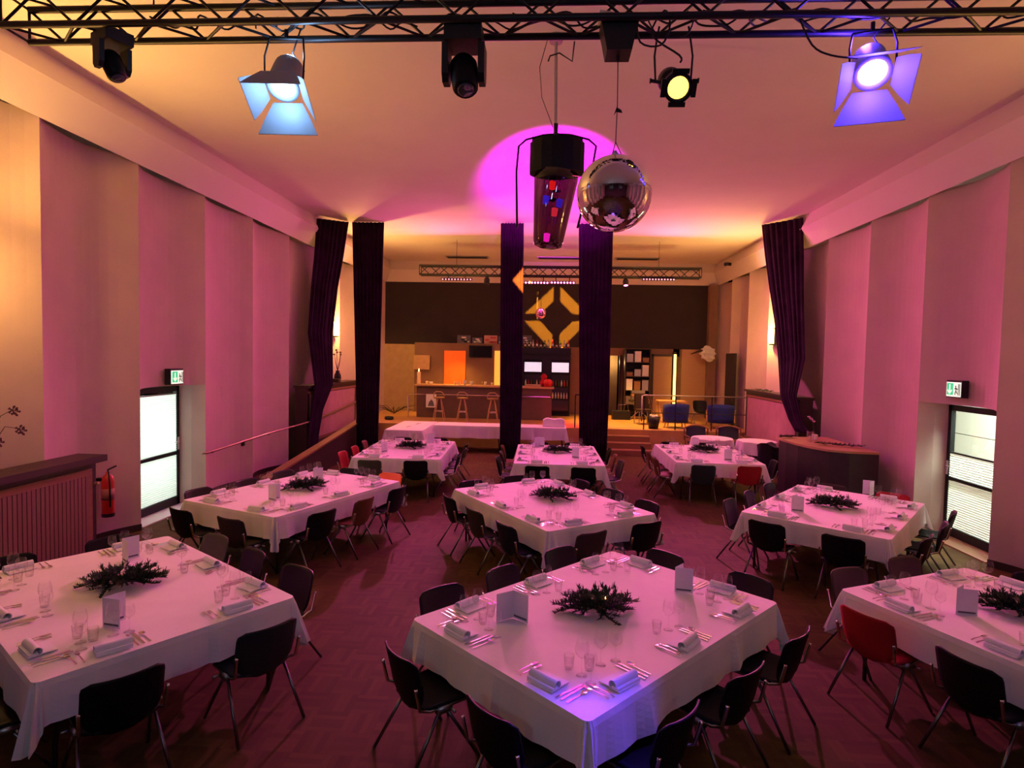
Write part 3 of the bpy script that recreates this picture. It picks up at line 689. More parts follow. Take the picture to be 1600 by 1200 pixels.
# place-setting meshes (x right, y towards the table centre, lying on z = 0)
def flat_tool(outline, h=.004, bend=None):
    m = MB(); n = len(outline)
    m.prism(outline, 0, h)
    if bend: m.v = [(x, y, z + bend(y)) for x, y, z in m.v]
    return m
fork = flat_tool([(-.005, 0), (.005, 0), (.0045, .03), (.003, .12), (.0115, .138), (.0115, .19), (.0085, .19), (.0075, .15), (.005, .15), (.0045, .19), (.0015, .19), (.001, .15), (-.001, .15), (-.0015, .19), (-.0045, .19), (-.005, .15), (-.0075, .15), (-.0085, .19), (-.0115, .19), (-.0115, .138), (-.003, .12), (-.0045, .03)], .003, lambda y: .008 * sin(min(1, y / .15) * pi) + .004).mesh('fork', M['steel'])
knife = flat_tool([(-.007, 0), (.006, 0), (.0065, .09), (.011, .10), (.011, .2), (.006, .222), (-.004, .225), (-.005, .10)], .005).mesh('knife', M['steel'])
spoon_b = flat_tool([(-.005, 0), (.005, 0), (.003, .13), (-.003, .13)], .003)
spoon_b.lathe([(0, .003), (.012, .005), (.019, .012), (.018, .0125), (.011, .007), (0, .005)], 14, (0, .0, 0)); spoon_b.v[8:] = [(x, y * 1.5 + .155, z) for x, y, z in spoon_b.v[8:]]
spoon = spoon_b.mesh('spoon', M['steel'])
nk = MB()
nk.shell(lambda u, v: (-.10 + .2 * u, .0 + .16 * v, .004 + .006 * sin(v * 3)), 2, 6, lambda u, v: (0, 0, .006))
def nroll(u, v):
    an = -1.2 + u * 4.6; r = .030 - .002 * u
    return (-.105 + .21 * v, .05 + r * cos(an), .034 + r * sin(an))
nk.shell(nroll, 14, 4, lambda u, v: (0, -.004 * cos(-1.2 + u * 4.6), -.004 * sin(-1.2 + u * 4.6)))
nk.box((0, .03, .018), (.205, .05, .02))
napkin = nk.mesh('napkin', M['napkin'])
def glass_parts(h, rb, rim, bowl_h):
    zb = h - bowl_h
    bowl = MB().lathe([(.004, zb), (rb * .55, zb + bowl_h * .10), (rb * .92, zb + bowl_h * .28), (rb, zb + bowl_h * .45), (rb * .93, zb + bowl_h * .72), (rim, h)], 18); bowl.f.pop()
    stem = MB().lathe([(.035, 0), (.034, .002), (.01, .006), (.004, .016), (.0035, zb - .01), (.006, zb), (.004, zb + .001)], 14)
    both = MB().add(bowl.v, bowl.f).add(stem.v, stem.f)
    return bowl.mesh('bowl', M['glass'], True), stem.mesh('stem', M['glass'], True), both.mesh('glass', M['glass'], True)
G1, G2 = glass_parts(.225, .044, .034, .115), glass_parts(.195, .037, .029, .095)
tum = MB().lathe([(.027, 0), (.029, .006), (.034, .09), (.033, .09), (.028, .012), (0, .01)], 16).mesh('tumbler', M['glass'], True)

# ------------------------------------------------------------------ stacking chair (front = +y)
def chair_meshes():
    W, r = .222, .07
    def backp(u, v):
        z0, z1 = .395, .775; z = z0 + (z1 - z0) * v
        h = (z1 - z0)
        hw = W * (.80 + .20 * min(1, v / .45))
        top = max(0, z - (z1 - .05)); 
        if top > 0: hw -= .05 - math.sqrt(max(0, .05 ** 2 - top ** 2))
        bot = max(0, (z0 + .12) - z)
        if bot > 0: hw -= .12 - math.sqrt(max(0, .12 ** 2 - bot ** 2))
        x = (2 * u - 1) * hw
        y = -.205 - .085 * v ** 1.1 + .055 * (x / W) ** 2 + .03 * max(0, .25 - v) * 4 * .6
        return (x, y, z)
    back = MB().shell(backp, 12, 14, lambda u, v: (0, -.014, .002)).mesh('backrest', M['black'], True)
    def seatp(u, v):
        y = -.20 + .42 * v
        hw = .212
        f = max(0, y - .14)
        if f > 0: hw -= .08 - math.sqrt(max(0, .08 ** 2 - f ** 2))
        bk = max(0, -.12 - y)
        if bk > 0: hw -= .08 - math.sqrt(max(0, .08 ** 2 - bk ** 2))
        x = (2 * u - 1) * hw
        return (x, y, .445 - .02 * cos(x / .212 * pi / 2) - 1.6 * max(0, y - .12) ** 2 + .15 * max(0, -.1 - y) ** 1.3)
    seat = MB().shell(seatp, 10, 12, lambda u, v: (0, 0, -.016)).mesh('seat', M['black'], True)
    legs = []
    for sx in (-1, 1):
        for fy in (1, -1):
            legs.append(MB().tube([(sx * .205, -.03 + .02 * fy, .405), (sx * .245, .235 if fy > 0 else -.305, .004)], .0115, 8).mesh('leg', mat('grey_leg_tube', (.20, .19, .20), .32, metal=1), True))
    rails = []
    for sx in (-1, 1):
        rails.append(MB().tube([(sx * .205, -.02, .41), (sx * .216, -.14, .425), (sx * .226, -.215, .46), (sx * .232, -.248, .60), (sx * .232, -.25, .615)], .0115, 8).mesh('back_rail', M['chrome'], True))
    und = MB()
    for sx in (-1, 1):
        und.tube([(sx * .205, -.11, .415), (sx * .205, .17, .412)], .011, 8); und.box((sx * .212, -.02, .405), (.03, .10, .045))
        und.tube([(sx * .235, .02, .40), (sx * .275, .02, .40)], .010, 8)
    und.tube([(-.205, .08, .412), (.205, .08, .412)], .009, 8)
    return back, seat, legs, rails, und.mesh('seat_frame', M['alu'], True)
CB, CS, CL, CR, CU = chair_meshes()
CC = {'black': M['black'], 'navy': mat('navy_plastic', (.008, .010, .024), .5, spec=.2), 'red': mat('red_plastic', (.34, .012, .02), .5, spec=.2, noise=.06), 'orange': mat('orange_plastic', (.75, .16, .03), .4),
      'brown': mat('brown_plywood', (.16, .055, .035), .5, spec=.2, noise=.15, nscale=12), 'grey': mat('grey_plastic', (.035, .028, .025), .55, spec=.2, noise=.08), 'green grey': mat('grey_green_plastic', (.065, .075, .05), .55, spec=.2, noise=.06), 'slate': mat('slate_plastic', (.018, .022, .030), .5, spec=.2)}
def make_chair(x, y, rz, colr, label, group):
    c = empty('stacking_chair', (x, y, 0), rz, label, 'chair', group)
    for nm, me in (('seat', CS), ('backrest', CB)):
        o = inst(nm, me, c); o.material_slots[0].link = 'OBJECT'; o.material_slots[0].material = CC[colr]
    for me in CL: inst('leg', me, c)
    for me in CR: inst('back_rail', me, c)
    inst('seat_frame', CU, c)
    return c
def in_view(p, mx=110):
    q = px(p); return -mx < q[0] < 1600 + mx and -mx < q[1] < 1200 + mx
# fir sprig for the table decorations
def sprig_mesh(L, seed):
    g = random.Random(seed); m = MB(); tw = []
    for i in range(7): tw.append(Vector((L * i / 6, .02 * sin(i * .9 + seed), .018 + .012 * sin(i * .7))))
    for k in range(105):
        t = g.random(); i = min(5, int(t * 6)); p = tw[i].lerp(tw[i + 1], t * 6 - i)
        a = g.random() * 2 * pi; d = Vector((.75, cos(a), abs(sin(a)) * .9 + .05)).normalized() * (.030 + .018 * g.random()) * (1 - .35 * t)
        sd = d.cross(Vector((0, 0, 1))).normalized() * .0058
        q = p + d; m.add([p - sd, p + sd, q + sd * .3, q - sd * .3, p + Vector((0, 0, .004))], [(0, 1, 2, 3), (0, 3, 4), (1, 4, 2)])
    for sgn in (-1, 1):
        for i in (1, 3):
            b0 = tw[i]; b1 = b0 + Vector((.09, sgn * .07, .012))
            for k in range(26):
                t = g.random(); p = b0.lerp(b1, t); a = g.random() * 2 * pi
                d = (Vector((.6, sgn * .5, 0)) + Vector((cos(a) * .6, sin(a) * .6, abs(sin(a * 2)) * .6))).normalized() * (.03 + .012 * g.random())
                sd = d.cross(Vector((0, 0, 1))).normalized() * .0058; q = p + d
                m.add([p - sd, p + sd, q + sd * .3, q - sd * .3], [(0, 1, 2, 3)])
    me = m.mesh('sprig', M['needle']); return me, MB().tube(tw, [.005] * 6 + [.002], 5).mesh('twig', M['twig'])
SPR = [sprig_mesh(.22, 1), sprig_mesh(.28, 2), sprig_mesh(.18, 3)]
tea_h = MB().lathe([(.0, 0), (.032, 0), (.036, .03), (.034, .055), (.032, .055), (.030, .012), (0, .012)], 16).mesh('glass_holder', M['glass'], True)
tea_w = MB().lathe([(0, .01), (.026, .01), (.026, .03), (0, .032)], 14).mesh('candle', M['wax'], True)
tea_f = MB().lathe([(0, 0), (.005, .006), (.004, .014), (0, .024)], 8).mesh('flame', M['flame'], True)
cone_m = MB().lathe([(0, 0), (.016, .006), (.022, .018), (.018, .034), (.009, .046), (0, .052)], 9).mesh('pine_cone', M['wood'])
CARD = MB().bbox((0, -.001, 0), (.148, .001, .21)).mesh('card_leaf', M['paper'])
CPR = MB().bbox((.012, -.0016, .015), (.136, -.0011, .030)).mesh('card_print', M['print_'])
def menu_card(x, y, z, rz, opening, label):
    c = empty('menu_card', (x, y, z), rz, label, 'menu card', 'menu cards on the tables')
    for a in (opening / 2, -opening / 2):
        l = inst('card_leaf', CARD, c, (0, 0, .001), a); inst('print_band', CPR, l)
def centrepiece(x, y, rz, tname, flame, sc=1.0):
    c = empty('fir_centrepiece', (x, y, TZ + .005), rz, 'dark fir branch decoration with tea lights on the ' + tname, 'table decoration', 'fir branch decorations')
    g = random.Random(tname)
    angs = [(0, 0.02), (.5, .0), (-.55, .0), (pi, .0), (pi - .5, .02), (pi + .45, .02), (1.5, 0), (-1.45, .0), (.2, .10), (pi + .2, .10)]
    for k, (a, off) in enumerate(angs):
        me, tw = SPR[k % 3]
        o = inst('fir_sprig', me, c, (off * cos(a), off * sin(a) * .5, .012 * (k % 3)), a + g.uniform(-.2, .2)); o.scale = (sc, sc, sc)
        inst('twig', tw, o)
    for k in range(9):
        a = k * .7 + .3; o = inst('fir_sprig', SPR[k % 3][0], c, (.05 * cos(a), .03 * sin(a), .034 + .006 * (k % 2)), a); o.scale = (.72 * sc, .72 * sc, 1.25 * sc); o.rotation_euler = (g.uniform(-.2, .2), -.12, a)
    for k, (dx, dy) in enumerate(((-.05, .02), (.06, -.01))):
        h = inst('tea_light', tea_h, c, (dx, dy, .055)); inst('candle', tea_w, h)
        if flame and k == 1: inst('flame', tea_f, h, (0, 0, .032))
    inst('pine_cone', cone_m, c, (.0, -.07, .02)); inst('pine_cone', cone_m, c, (.12, .05, .02), 1)
SIDE_COL = {  # chair colours by table and side, in setting order
    ('middle left table', 'right'): ['black', 'brown', 'navy'], ('middle left table', 'near'): ['black', 'grey'], ('middle left table', 'left'): ['grey', 'grey', 'grey'],
    ('middle left table', 'far'): ['black', 'orange'], ('back left table', 'near'): ['green grey', 'black'], ('back left table', 'left'): ['red', 'red', 'brown'],
    ('back left table', 'right'): ['navy', 'grey', 'grey'], ('back centre table', 'left'): ['black', 'grey', 'brown'], ('back centre table', 'right'): ['grey', 'brown', 'black'],
    ('back right table', 'near'): ['slate', 'red'], ('back right table', 'left'): ['brown', 'brown', 'black'], ('middle right table', 'far right'): ['grey', 'red', 'black'],
    ('front right table', 'near left'): ['red', 'black', 'black'], ('front right table', 'left'): ['black', 'black', 'red'], ('front right table', 'far'): ['grey', 'grey'], ('front right table', 'far left'): ['grey', 'grey'],
    ('front left table', 'near right'): ['black', 'slate'], ('front left table', 'far right'): ['green grey', 'black', 'black'], ('middle centre table', 'near left'): ['black', 'grey', 'navy'],
    ('middle centre table', 'near right'): ['grey', 'black']}
def side_name(nx, ny):
    if ny < -.85: return 'near'
    if ny > .85: return 'far'
    if nx < -.85: return 'left'
    if nx > .85: return 'right'
    return ('near ' if ny < 0 else 'far ') + ('left' if nx < 0 else 'right')
CHAIR_SKIP = {('back right table', 'right', 'middle'), ('back right table', 'right', 'far')}
CHAIR_OUT = {}
def build_table(ti, name, cx, cy, th):
    cloth_seed = ti * 3 + 1; near_tab = name.startswith('front')
    t = empty('banquet_table', (cx, cy, 0), th, 'square-cornered banquet table under the cloth of the ' + name, 'table', 'banquet tables')
    MB().bbox((-A_ + .01, -B_ + .01, .715), (A_ - .01, B_ - .01, TZ - .002)).obj('tabletop', M['board'], t)
    for sx in (-1, 1):
        for sy in (-1, 1): inst('leg', LEGM, t, (sx * (A_ - .14), sy * (B_ - .16), 0), 0 if sx > 0 else pi)
    c = cloth_mesh(A_, B_, .27, cloth_seed).obj('tablecloth', M['cloth'], loc=(cx, cy, TZ)); c.rotation_euler = (0, 0, th)
    tag(c, 'white linen cloth hanging over the ' + name, 'tablecloth', 'white tablecloths')
    ux = Vector((cos(th), sin(th), 0)); uy = Vector((-sin(th), cos(th), 0)); C = Vector((cx, cy, 0))
    for nrm, along, dist, offs in ((-uy, ux, B_, (-.42, .42)), (uy, ux, B_, (-.42, .42)), (-ux, uy, A_, (-.76, 0, .76)), (ux, uy, A_, (-.76, 0, .76))):
        sname = side_name(nrm.x, nrm.y)
        pts = [C + nrm * dist + along * o for o in offs]
        if abs(along.x) > .45: pts.sort(key=lambda p: p.x); names = ['left', 'right'] if len(pts) == 2 else ['left', 'middle', 'right']
        else: pts.sort(key=lambda p: p.y); names = ['near', 'far'] if len(pts) == 2 else ['near', 'middle', 'far']
        inward = -nrm; rz = math.atan2(inward.y, inward.x) - pi / 2
        right = Vector((cos(rz), sin(rz), 0))
        for k, (p, pn) in enumerate(zip(pts, names)):
            where = '%s place, %s side of the %s' % (pn, sname, name)
            jit = random.Random(where)
            cp = p + nrm * (.06 + jit.uniform(-.03, .05) + CHAIR_OUT.get((name, sname), 0)) + right * jit.uniform(-.03, .03)
            if in_view(cp + Vector((0, 0, .75)), 130) and (name, sname, pn) not in CHAIR_SKIP:
                colr = SIDE_COL.get((name, sname), ['black'] * 3)[k]
                mt = {'brown': 'brown plywood', 'black': 'black plastic', 'navy': 'navy black plastic'}.get(colr, colr + ' plastic')
                make_chair(cp.x, cp.y, rz + jit.uniform(-.10, .10), colr, mt + ' chair at the ' + where, 'stacking chairs at the banquet tables')
            if not in_view(p + Vector((0, 0, .75)), 60): continue
            Z = TZ + .005
            def put(nm, me, dx, dy, drz, lab, cat, grp):
                q = p + right * dx + inward * dy
                o = inst(nm, me, None, (q.x, q.y, Z), rz + drz)
                tag(o, lab + ', ' + where, cat, grp); return o
            put('napkin', napkin, jit.uniform(-.015, .015), .05, jit.uniform(-.12, .12), 'rolled pale napkin', 'napkin', 'napkins on the tables')
            put('fork', fork, -.155, .05, jit.uniform(-.05, .05), 'inner steel fork', 'fork', 'forks on the tables')
            put('fork', fork, -.195, .06, jit.uniform(-.05, .05), 'outer steel fork', 'fork', 'forks on the tables')
            put('knife', knife, .150, .045, jit.uniform(-.04, .04), 'inner steel knife', 'knife', 'knives on the tables')
            put('knife', knife, .185, .05, jit.uniform(-.04, .04), 'outer steel knife', 'knife', 'knives on the tables')
            put('spoon', spoon, .225, .055, jit.uniform(-.04, .04), 'steel soup spoon', 'spoon', 'spoons on the tables')
            for nm, gp, dx, dy, lab in (('wine_glass', G1, .085, .335, 'larger clear wine glass'), ('wine_glass', G2, .19, .30, 'smaller clear wine glass')):
                q = p + right * (dx + jit.uniform(-.01, .01)) + inward * (dy + jit.uniform(-.02, .02))
                if near_tab:
                    o = empty(nm, (q.x, q.y, Z), 0); inst('bowl', gp[0], o); inst('stem', gp[1], o)
                else: o = inst(nm, gp[2], None, (q.x, q.y, Z))
                tag(o, lab + ', ' + where, 'wine glass', 'wine glasses on the tables')
            put('water_tumbler', tum, -.02, .35, 0, 'small clear water tumbler', 'tumbler', 'water tumblers on the tables')
for ti, (n_, x_, y_, th_) in enumerate(TABLES): build_table(ti, n_, x_, y_, th_)
for nm_, x_, y_, a_, f_ in (('front centre table', .43, 4.60, 12, True), ('middle centre table', .13, 8.26, -20, False), ('middle left table', -3.45, 8.35, 35, False), ('middle right table', 3.97, 8.34, -20, False),
                            ('back left table', -2.83, 12.38, 5, False), ('back centre table', .27, 12.36, -15, False), ('back right table', 3.43, 13.03, -8, False), ('front left table', -3.48, 4.68, 8, False), ('front right table', 3.82, 4.9, -30, False)):
    centrepiece(x_, y_, R(a_), nm_, f_, 1.15)
for x_, y_, a_, op_, lb_ in ((-.22, 4.40, -90, 105, 'wide open pale menu card at the left of the front centre table'), (1.12, 5.05, 20, 60, 'upright pale menu card at the right of the front centre table'),
                             (-3.10, 3.95, 25, 70, 'upright menu card before the fir branches on the front left table'), (-3.9, 5.22, 12, 95, 'upright menu card behind the fir branches on the front left table'),
                             (-3.66, 7.62, 5, 60, 'menu card at the near end of the middle left table'), (-3.53, 8.8, 60, 50, 'bright menu card at the far end of the middle left table'),
                             (3.26, 8.0, 10, 60, 'menu card left of the fir branches on the middle right table'), (4.95, 9.2, 190, 60, 'menu card at the far right corner of the middle right table'),
                             (-3.28, 11.65, 70, 40, 'menu card at the near left of the back left table'), (-2.5, 13.12, 170, 70, 'menu card at the far side of the back left table'),
                             (-.16, 13.1, -80, 100, 'open menu card at the far left of the back centre table'), (.52, 11.72, 5, 60, 'menu card right of the fir branches on the back centre table'),
                             (3.54, 11.97, 20, 60, 'menu card at the near side of the back right table'), (3.35, 13.8, 10, 70, 'menu card at the far side of the back right table'),
                             (3.27, 4.83, 15, 50, 'menu card beside the fir branches on the front right table')):
    menu_card(x_, y_, TZ + .005, R(a_), R(op_), lb_)

# ------------------------------------------------------------------ left wall: cabinet, plant, extinguisher
c = empty('wall_cabinet', (-5.98, 6.0, 0), 0, 'dark framed wooden cabinet with slatted front against the left wall', 'cabinet')
MB().bbox((-.06, -1.9, 0), (.22, 1.25, 1.28)).obj('body', M['darkwood'], c)
MB().bbox((-.06, -1.95, 1.28), (.34, 1.30, 1.36)).obj('top_board', M['darkwood'], c)
for k in range(2):
    d = MB().bbox((.22, -1.82 + 1.52 * k, .08), (.245, -.36 + 1.52 * k, 1.2)).obj('door', M['wood'], c)
    for j in range(22): MB().bbox((.245, -1.74 + 1.52 * k + .06 * j, .16), (.256, -1.74 + 1.52 * k + .06 * j + .048, 1.12)).obj('slat', M['slatp'], d)
MB().lathe([(0, 0), (.02, .0), (.016, .03), (.025, .045), (0, .055)], 10, (.245, 1.2, 1.0), Matrix.Rotation(pi / 2, 3, 'Y')).obj('knob', M['palewood'], c)
p = empty('orchid', (-5.85, 5.78, 1.36), 0, 'wilting dark orchid on the cabinet at the left edge', 'plant')
MB().lathe([(0, 0), (.06, 0), (.075, .14), (.065, .14), (.055, .02), (0, .02)], 14).obj('pot', M['bmetal'], p)
for k, (dy, hz) in enumerate(((.36, .62), (.16, .36), (.44, .5))):
    st_ = [(0, 0, .1), (.02, dy * .25, hz * .6), (.03, dy * .6, hz), (.04, dy, hz + .06 - .05 * k)]
    MB().tube(st_, [.006, .005, .004, .003], 6).obj('stem', M['twig'], p)
    for j in range(2):
        q = Vector(st_[3]) + Vector((.0, .03 * j - .01, -.01 - .02 * j)); m_ = MB()
        for a in range(5): m_.add([q, q + Vector((.02 * cos(a * 1.26 - .3), .045 * cos(a * 1.26 - .3), .045 * sin(a * 1.26 - .3))), q + Vector((.015, .055 * cos(a * 1.26), .055 * sin(a * 1.26))), q + Vector((.02 * cos(a * 1.26 + .3), .045 * cos(a * 1.26 + .3), .045 * sin(a * 1.26 + .3)))], [(0, 1, 2, 3)])
        m_.obj('blossom', mat('dark_petal', (.10, .02, .04), .7), p)
for k in range(4): MB().grid(lambda u, v: (.16 * v * cos(k * 1.6), .16 * v * sin(k * 1.6) + .03 * (u - .5) * sin(pi * v) * 2, .12 + .09 * sin(v * 2.6)), 2, 6).obj('leaf', M['needle'], p)
e = empty('fire_extinguisher', (-6.14, 7.95, .36), 0, 'red fire extinguisher hung on the left wall beside the cabinet', 'fire extinguisher')
MB().lathe([(0, 0), (.07, 0), (.078, .02), (.078, .50), (.06, .57), (.025, .60), (.025, .63), (0, .63)], 18).obj('cylinder', M['red'], e, smooth=True)
MB().lathe([(.079, .24), (.080, .24), (.080, .40), (.079, .40)], 18).obj('label', mat('faded_label', (.4, .14, .13), .6), e, smooth=True)
MB().tube([(0, 0, .62), (.0, .0, .66), (.05, .10, .70)], .012).obj('lever', M['bmetal'], e)
MB().tube([(0, 0, .64), (.06, -.06, .62), (.09, -.08, .45), (.085, -.07, .15)], .011).obj('hose', M['bmetal'], e, smooth=True)
MB().bbox((-.17, -.03, .5), (-.06, .03, .54)).obj('wall_hook', M['bmetal'], e)
MB().lathe([(.079, .0), (.081, .0), (.081, .05), (.079, .05)], 18).obj('base_ring', M['bmetal'], e)

# ------------------------------------------------------------------ framed boxes on both side walls beyond the curtains, ornaments
def heater_box(sgn, y0, y1, label):
    h = empty('panelled_sideboard', (sgn * 5.75, y0, 0), 0, label, 'sideboard')
    X = lambda v: sgn * v
    z0, z1 = .55, 1.93
    MB().bbox((X(.0), 0, .2), (X(.30), y1 - y0, z1 - .06)).obj('body', M['darkwood'], h)
    MB().bbox((X(-.06), -.04, z1 - .06), (X(.32), y1 - y0 + .04, z1)).obj('top_board', M['darkwood'], h)
    MB().bbox((X(-.012), .16, z0 + .06), (X(.0), y1 - y0 - .16, z1 - .22)).obj('front_panel', M['panel'], h)
    for zz in (z0, z1 - .20): MB().bbox((X(-.02), .05, zz), (X(.0), y1 - y0 - .05, zz + .05)).obj('frame_rail', M['wood'], h)
    return h
heater_box(-1, 13.95, 17.6, 'dark framed sideboard with pink lit panel above the ramp')
heater_box(1, 13.9, 17.55, 'dark framed sideboard with pink lit panel behind the right curtain')
v = empty('flower_vase', (-5.78, 16.1, 1.93), 0, 'dark vase with a few dry flowers on the left sideboard', 'vase')
MB().lathe([(0, 0), (.07, 0), (.10, .1), (.09, .2), (.05, .28), (.06, .32), (.045, .31), (0, .1)], 14).obj('vase', M['bmetal'], v, smooth=True)
MB().bbox((-.12, -.25, 0), (.12, -.08, .1)).obj('stone_base', M['darkwood'], v)
for k in range(5):
    a = k * 1.3; MB().tube([(0, 0, .28), (.06 * cos(a), .08 * sin(a), .55), (.08 * cos(a), .16 * sin(a), .75 + .06 * (k % 3))], .006, 5).obj('stem', M['twig'], v)
    MB().lathe([(0, 0), (.035, .02), (.03, .05), (0, .06)], 8, (.08 * cos(a), .16 * sin(a), .73 + .06 * (k % 3))).obj('blossom', M['brown'], v)
o_ = empty('fir_garland', (5.78, 16.2, 1.93), 0, 'low dark fir garland on top of the right sideboard', 'decoration')
for k in range(4): inst('fir_sprig', SPR[k % 3][0], o_, (0, -.5 + .25 * k, 0), 1.4 + .3 * (k % 2))

# ------------------------------------------------------------------ curved console at the right
c = empty('curved_console', (0, 0, 0), 0, 'dark curved counter at the right wall behind the middle right table', 'counter')
cp_ = [(5.98, 13.05), (4.93, 12.86), (4.90, 12.4), (4.95, 11.95), (5.05, 11.55), (5.22, 11.22), (5.5, 11.06), (5.98, 11.0)]
MB().prism(cp_[::-1], 0, 1.10).obj('body', mat('black_laminate', (.03, .022, .026), .45, noise=.15), c)
MB().prism([(x - .05 if x < 5.9 else x, y - .04 if y < 12 else y + .02) for x, y in cp_][::-1], 1.10, 1.14).obj('top_board', M['palewood'], c)
o_ = empty('fir_garland', (5.35, 11.6, 1.145), 0, 'fir branches lying on the near end of the curved console', 'decoration')
for k in range(5): inst('fir_sprig', SPR[k % 3][0], o_, (-.15 + .13 * k, .25 - .10 * k, .0), -.6 + .25 * k)
o_ = empty('fir_garland', (5.25, 12.6, 1.145), 0, 'fir branches lying on the far end of the curved console', 'decoration')
for k in range(3): inst('fir_sprig', SPR[k % 3][0], o_, (-.2 + .1 * k, .1 * k, .0), 2.8 + .4 * k)
o_ = empty('glass_lantern', (5.3, 12.25, 1.145), 0, 'clear glass candle lantern on the curved console', 'lantern')
MB().lathe([(0, 0), (.06, 0), (.065, .2), (.06, .2), (.055, .012), (0, .012)], 16).obj('glass_cylinder', M['glass'], o_, smooth=True)
MB().lathe([(0, .012), (.03, .012), (.03, .1), (0, .1)], 12).obj('candle', M['wax'], o_)
o_ = empty('small_orchid', (5.5, 12.5, 1.145), 0, 'small pale orchid on the curved console in front of the curtain', 'plant')
MB().lathe([(0, 0), (.05, 0), (.06, .11), (0, .11)], 12).obj('pot', M['white'], o_)
MB().tube([(0, 0, .1), (-.04, 0, .35), (-.12, 0, .45)], .006, 6).obj('stem', M['twig'], o_)
for k in range(4): MB().lathe([(0, 0), (.03, .01), (.035, .03), (0, .04)], 7, (-.03 - .03 * k, .02 * (k % 2), .36 + .03 * k)).obj('blossom', mat('pale_petal', (.6, .45, .45), .7), o_)

# ------------------------------------------------------------------ buffet tables behind the curtains
def clothed_table(x, y, a, b, rz, label, drop=.3):
    t = empty('buffet_table', (x, y, 0), rz, 'folding table under ' + label, 'table', 'buffet tables')
    MB().bbox((-a + .02, -b + .02, .71), (a - .02, b - .02, .745)).obj('tabletop', M['board'], t)
    for sx in (-1, 1):
        for sy in (-1, 1): inst('leg', LEGM, t, (sx * (a - .1), sy * (b - .1), 0), 0 if sx > 0 else pi)
    c_ = cloth_mesh(a, b, drop, int(x * 7 + 50)).obj('tablecloth', M['cloth'], loc=(x, y, .75)); c_.rotation_euler = (0, 0, rz)
    tag(c_, label, 'tablecloth', 'white tablecloths')
clothed_table(-3.72, 16.35, .5, 1.1, R(0), 'the white cloth running in depth beside the left straight curtain', .34)
clothed_table(-2.2, 17.0, .98, .42, 0, 'the white cloth in front of the bar stools', .34)
clothed_table(-.3, 17.0, .86, .40, 0, 'the white cloth between the two centre curtains', .34)
o_ = tag(MB().shell(lambda u, v: (-.1 + .62 * u, 16.85 + .3 * v, .985 + .015 * sin(u * 9) - .05 * (2 * u - 1) ** 4), 10, 4, lambda u, v: (0, 0, -.225 + .05 * (2 * u - 1) ** 4)).obj('folded_linen', M['cloth']), 'pile of folded white linen on the right end of the buffet', 'linen')
for x_, y_, lb_ in ((-3.75, 16.0, 'near'), (-3.65, 16.7, 'far')):
    o_ = empty('serving_tongs', (x_, y_, .757), R(80), 'steel serving tongs on the left buffet table, ' + lb_ + ' pair', 'tongs')
    for sg in (-1, 1): MB().box((0, .02 * sg, .008), (.3, .014, .006), rz=.06 * sg).obj('arm', M['steel'], o_)

# ------------------------------------------------------------------ bar
b = empty('bar_counter', (-2.09, 19.6, ZP), 0, 'brown bar counter with orange lit top on the platform', 'bar counter')
MB().bbox((-2.25, 0, 0), (2.25, .55, 1.05)).obj('body', mat('bar_front', (.11, .06, .05), .55, noise=.1), b)
MB().bbox((-2.32, -.12, 1.05), (2.32, .62, 1.10)).obj('bar_top', M['palewood'], b)
MB().tube([(-2.5, -.14, 0), (-2.5, -.14, .72), (-2.42, -.14, .78), (2.2, -.14, .78)], .02, 8).obj('rail', M['chrome'], b)
def stool(x, label):
    s = empty('bar_stool', (x, 18.75, ZP), 0, label, 'bar stool', 'bar stools')
    MB().lathe([(0, .70), (.15, .70), (.18, .715), (.18, .735), (.15, .75), (0, .745)], 18).obj('seat', M['wood'], s, smooth=True)
    for k in range(4):
        a = pi / 4 + k * pi / 2; MB().tube([(.07 * cos(a), .07 * sin(a), .70), (.15 * cos(a), .15 * sin(a), .42), (.24 * cos(a), .24 * sin(a), .0)], .014, 8).obj('leg', M['palewood'], s)
    MB().tube([(.155 * cos(t * pi / 8), .155 * sin(t * pi / 8), .30) for t in range(17)], .012, 6).obj('foot_ring', M['chrome'], s)
    MB().tube([(-.17, -.04, .73), (-.16, -.14, .86), (-.08, -.18, .93), (.08, -.18, .93), (.16, -.14, .86), (.17, -.04, .73)], .014, 8).obj('back_hoop', M['palewood'], s, smooth=True)
stool(-3.42, 'bar stool beside the poster hung on the bar, leftmost of three'); stool(-2.67, 'middle one of the three wooden bar stools'); stool(-1.71, 'rightmost bar stool beside the narrow dark curtain')
o_ = empty('hanging_poster', (-3.82, 19.44, 1.12), 0, 'small pale poster with dark picture hung on the bar rail', 'poster')
MB().bbox((-.17, -.01, -.12), (.17, .0, .32)).obj('sheet', M['white'], o_)
MB().add([(-.11, -.013, -.08), (.11, -.013, -.08), (.08, -.013, .06), (.01, -.013, .15), (-.07, -.013, .05)], [(0, 1, 2, 3, 4)]).obj('picture', M['print_'], o_)
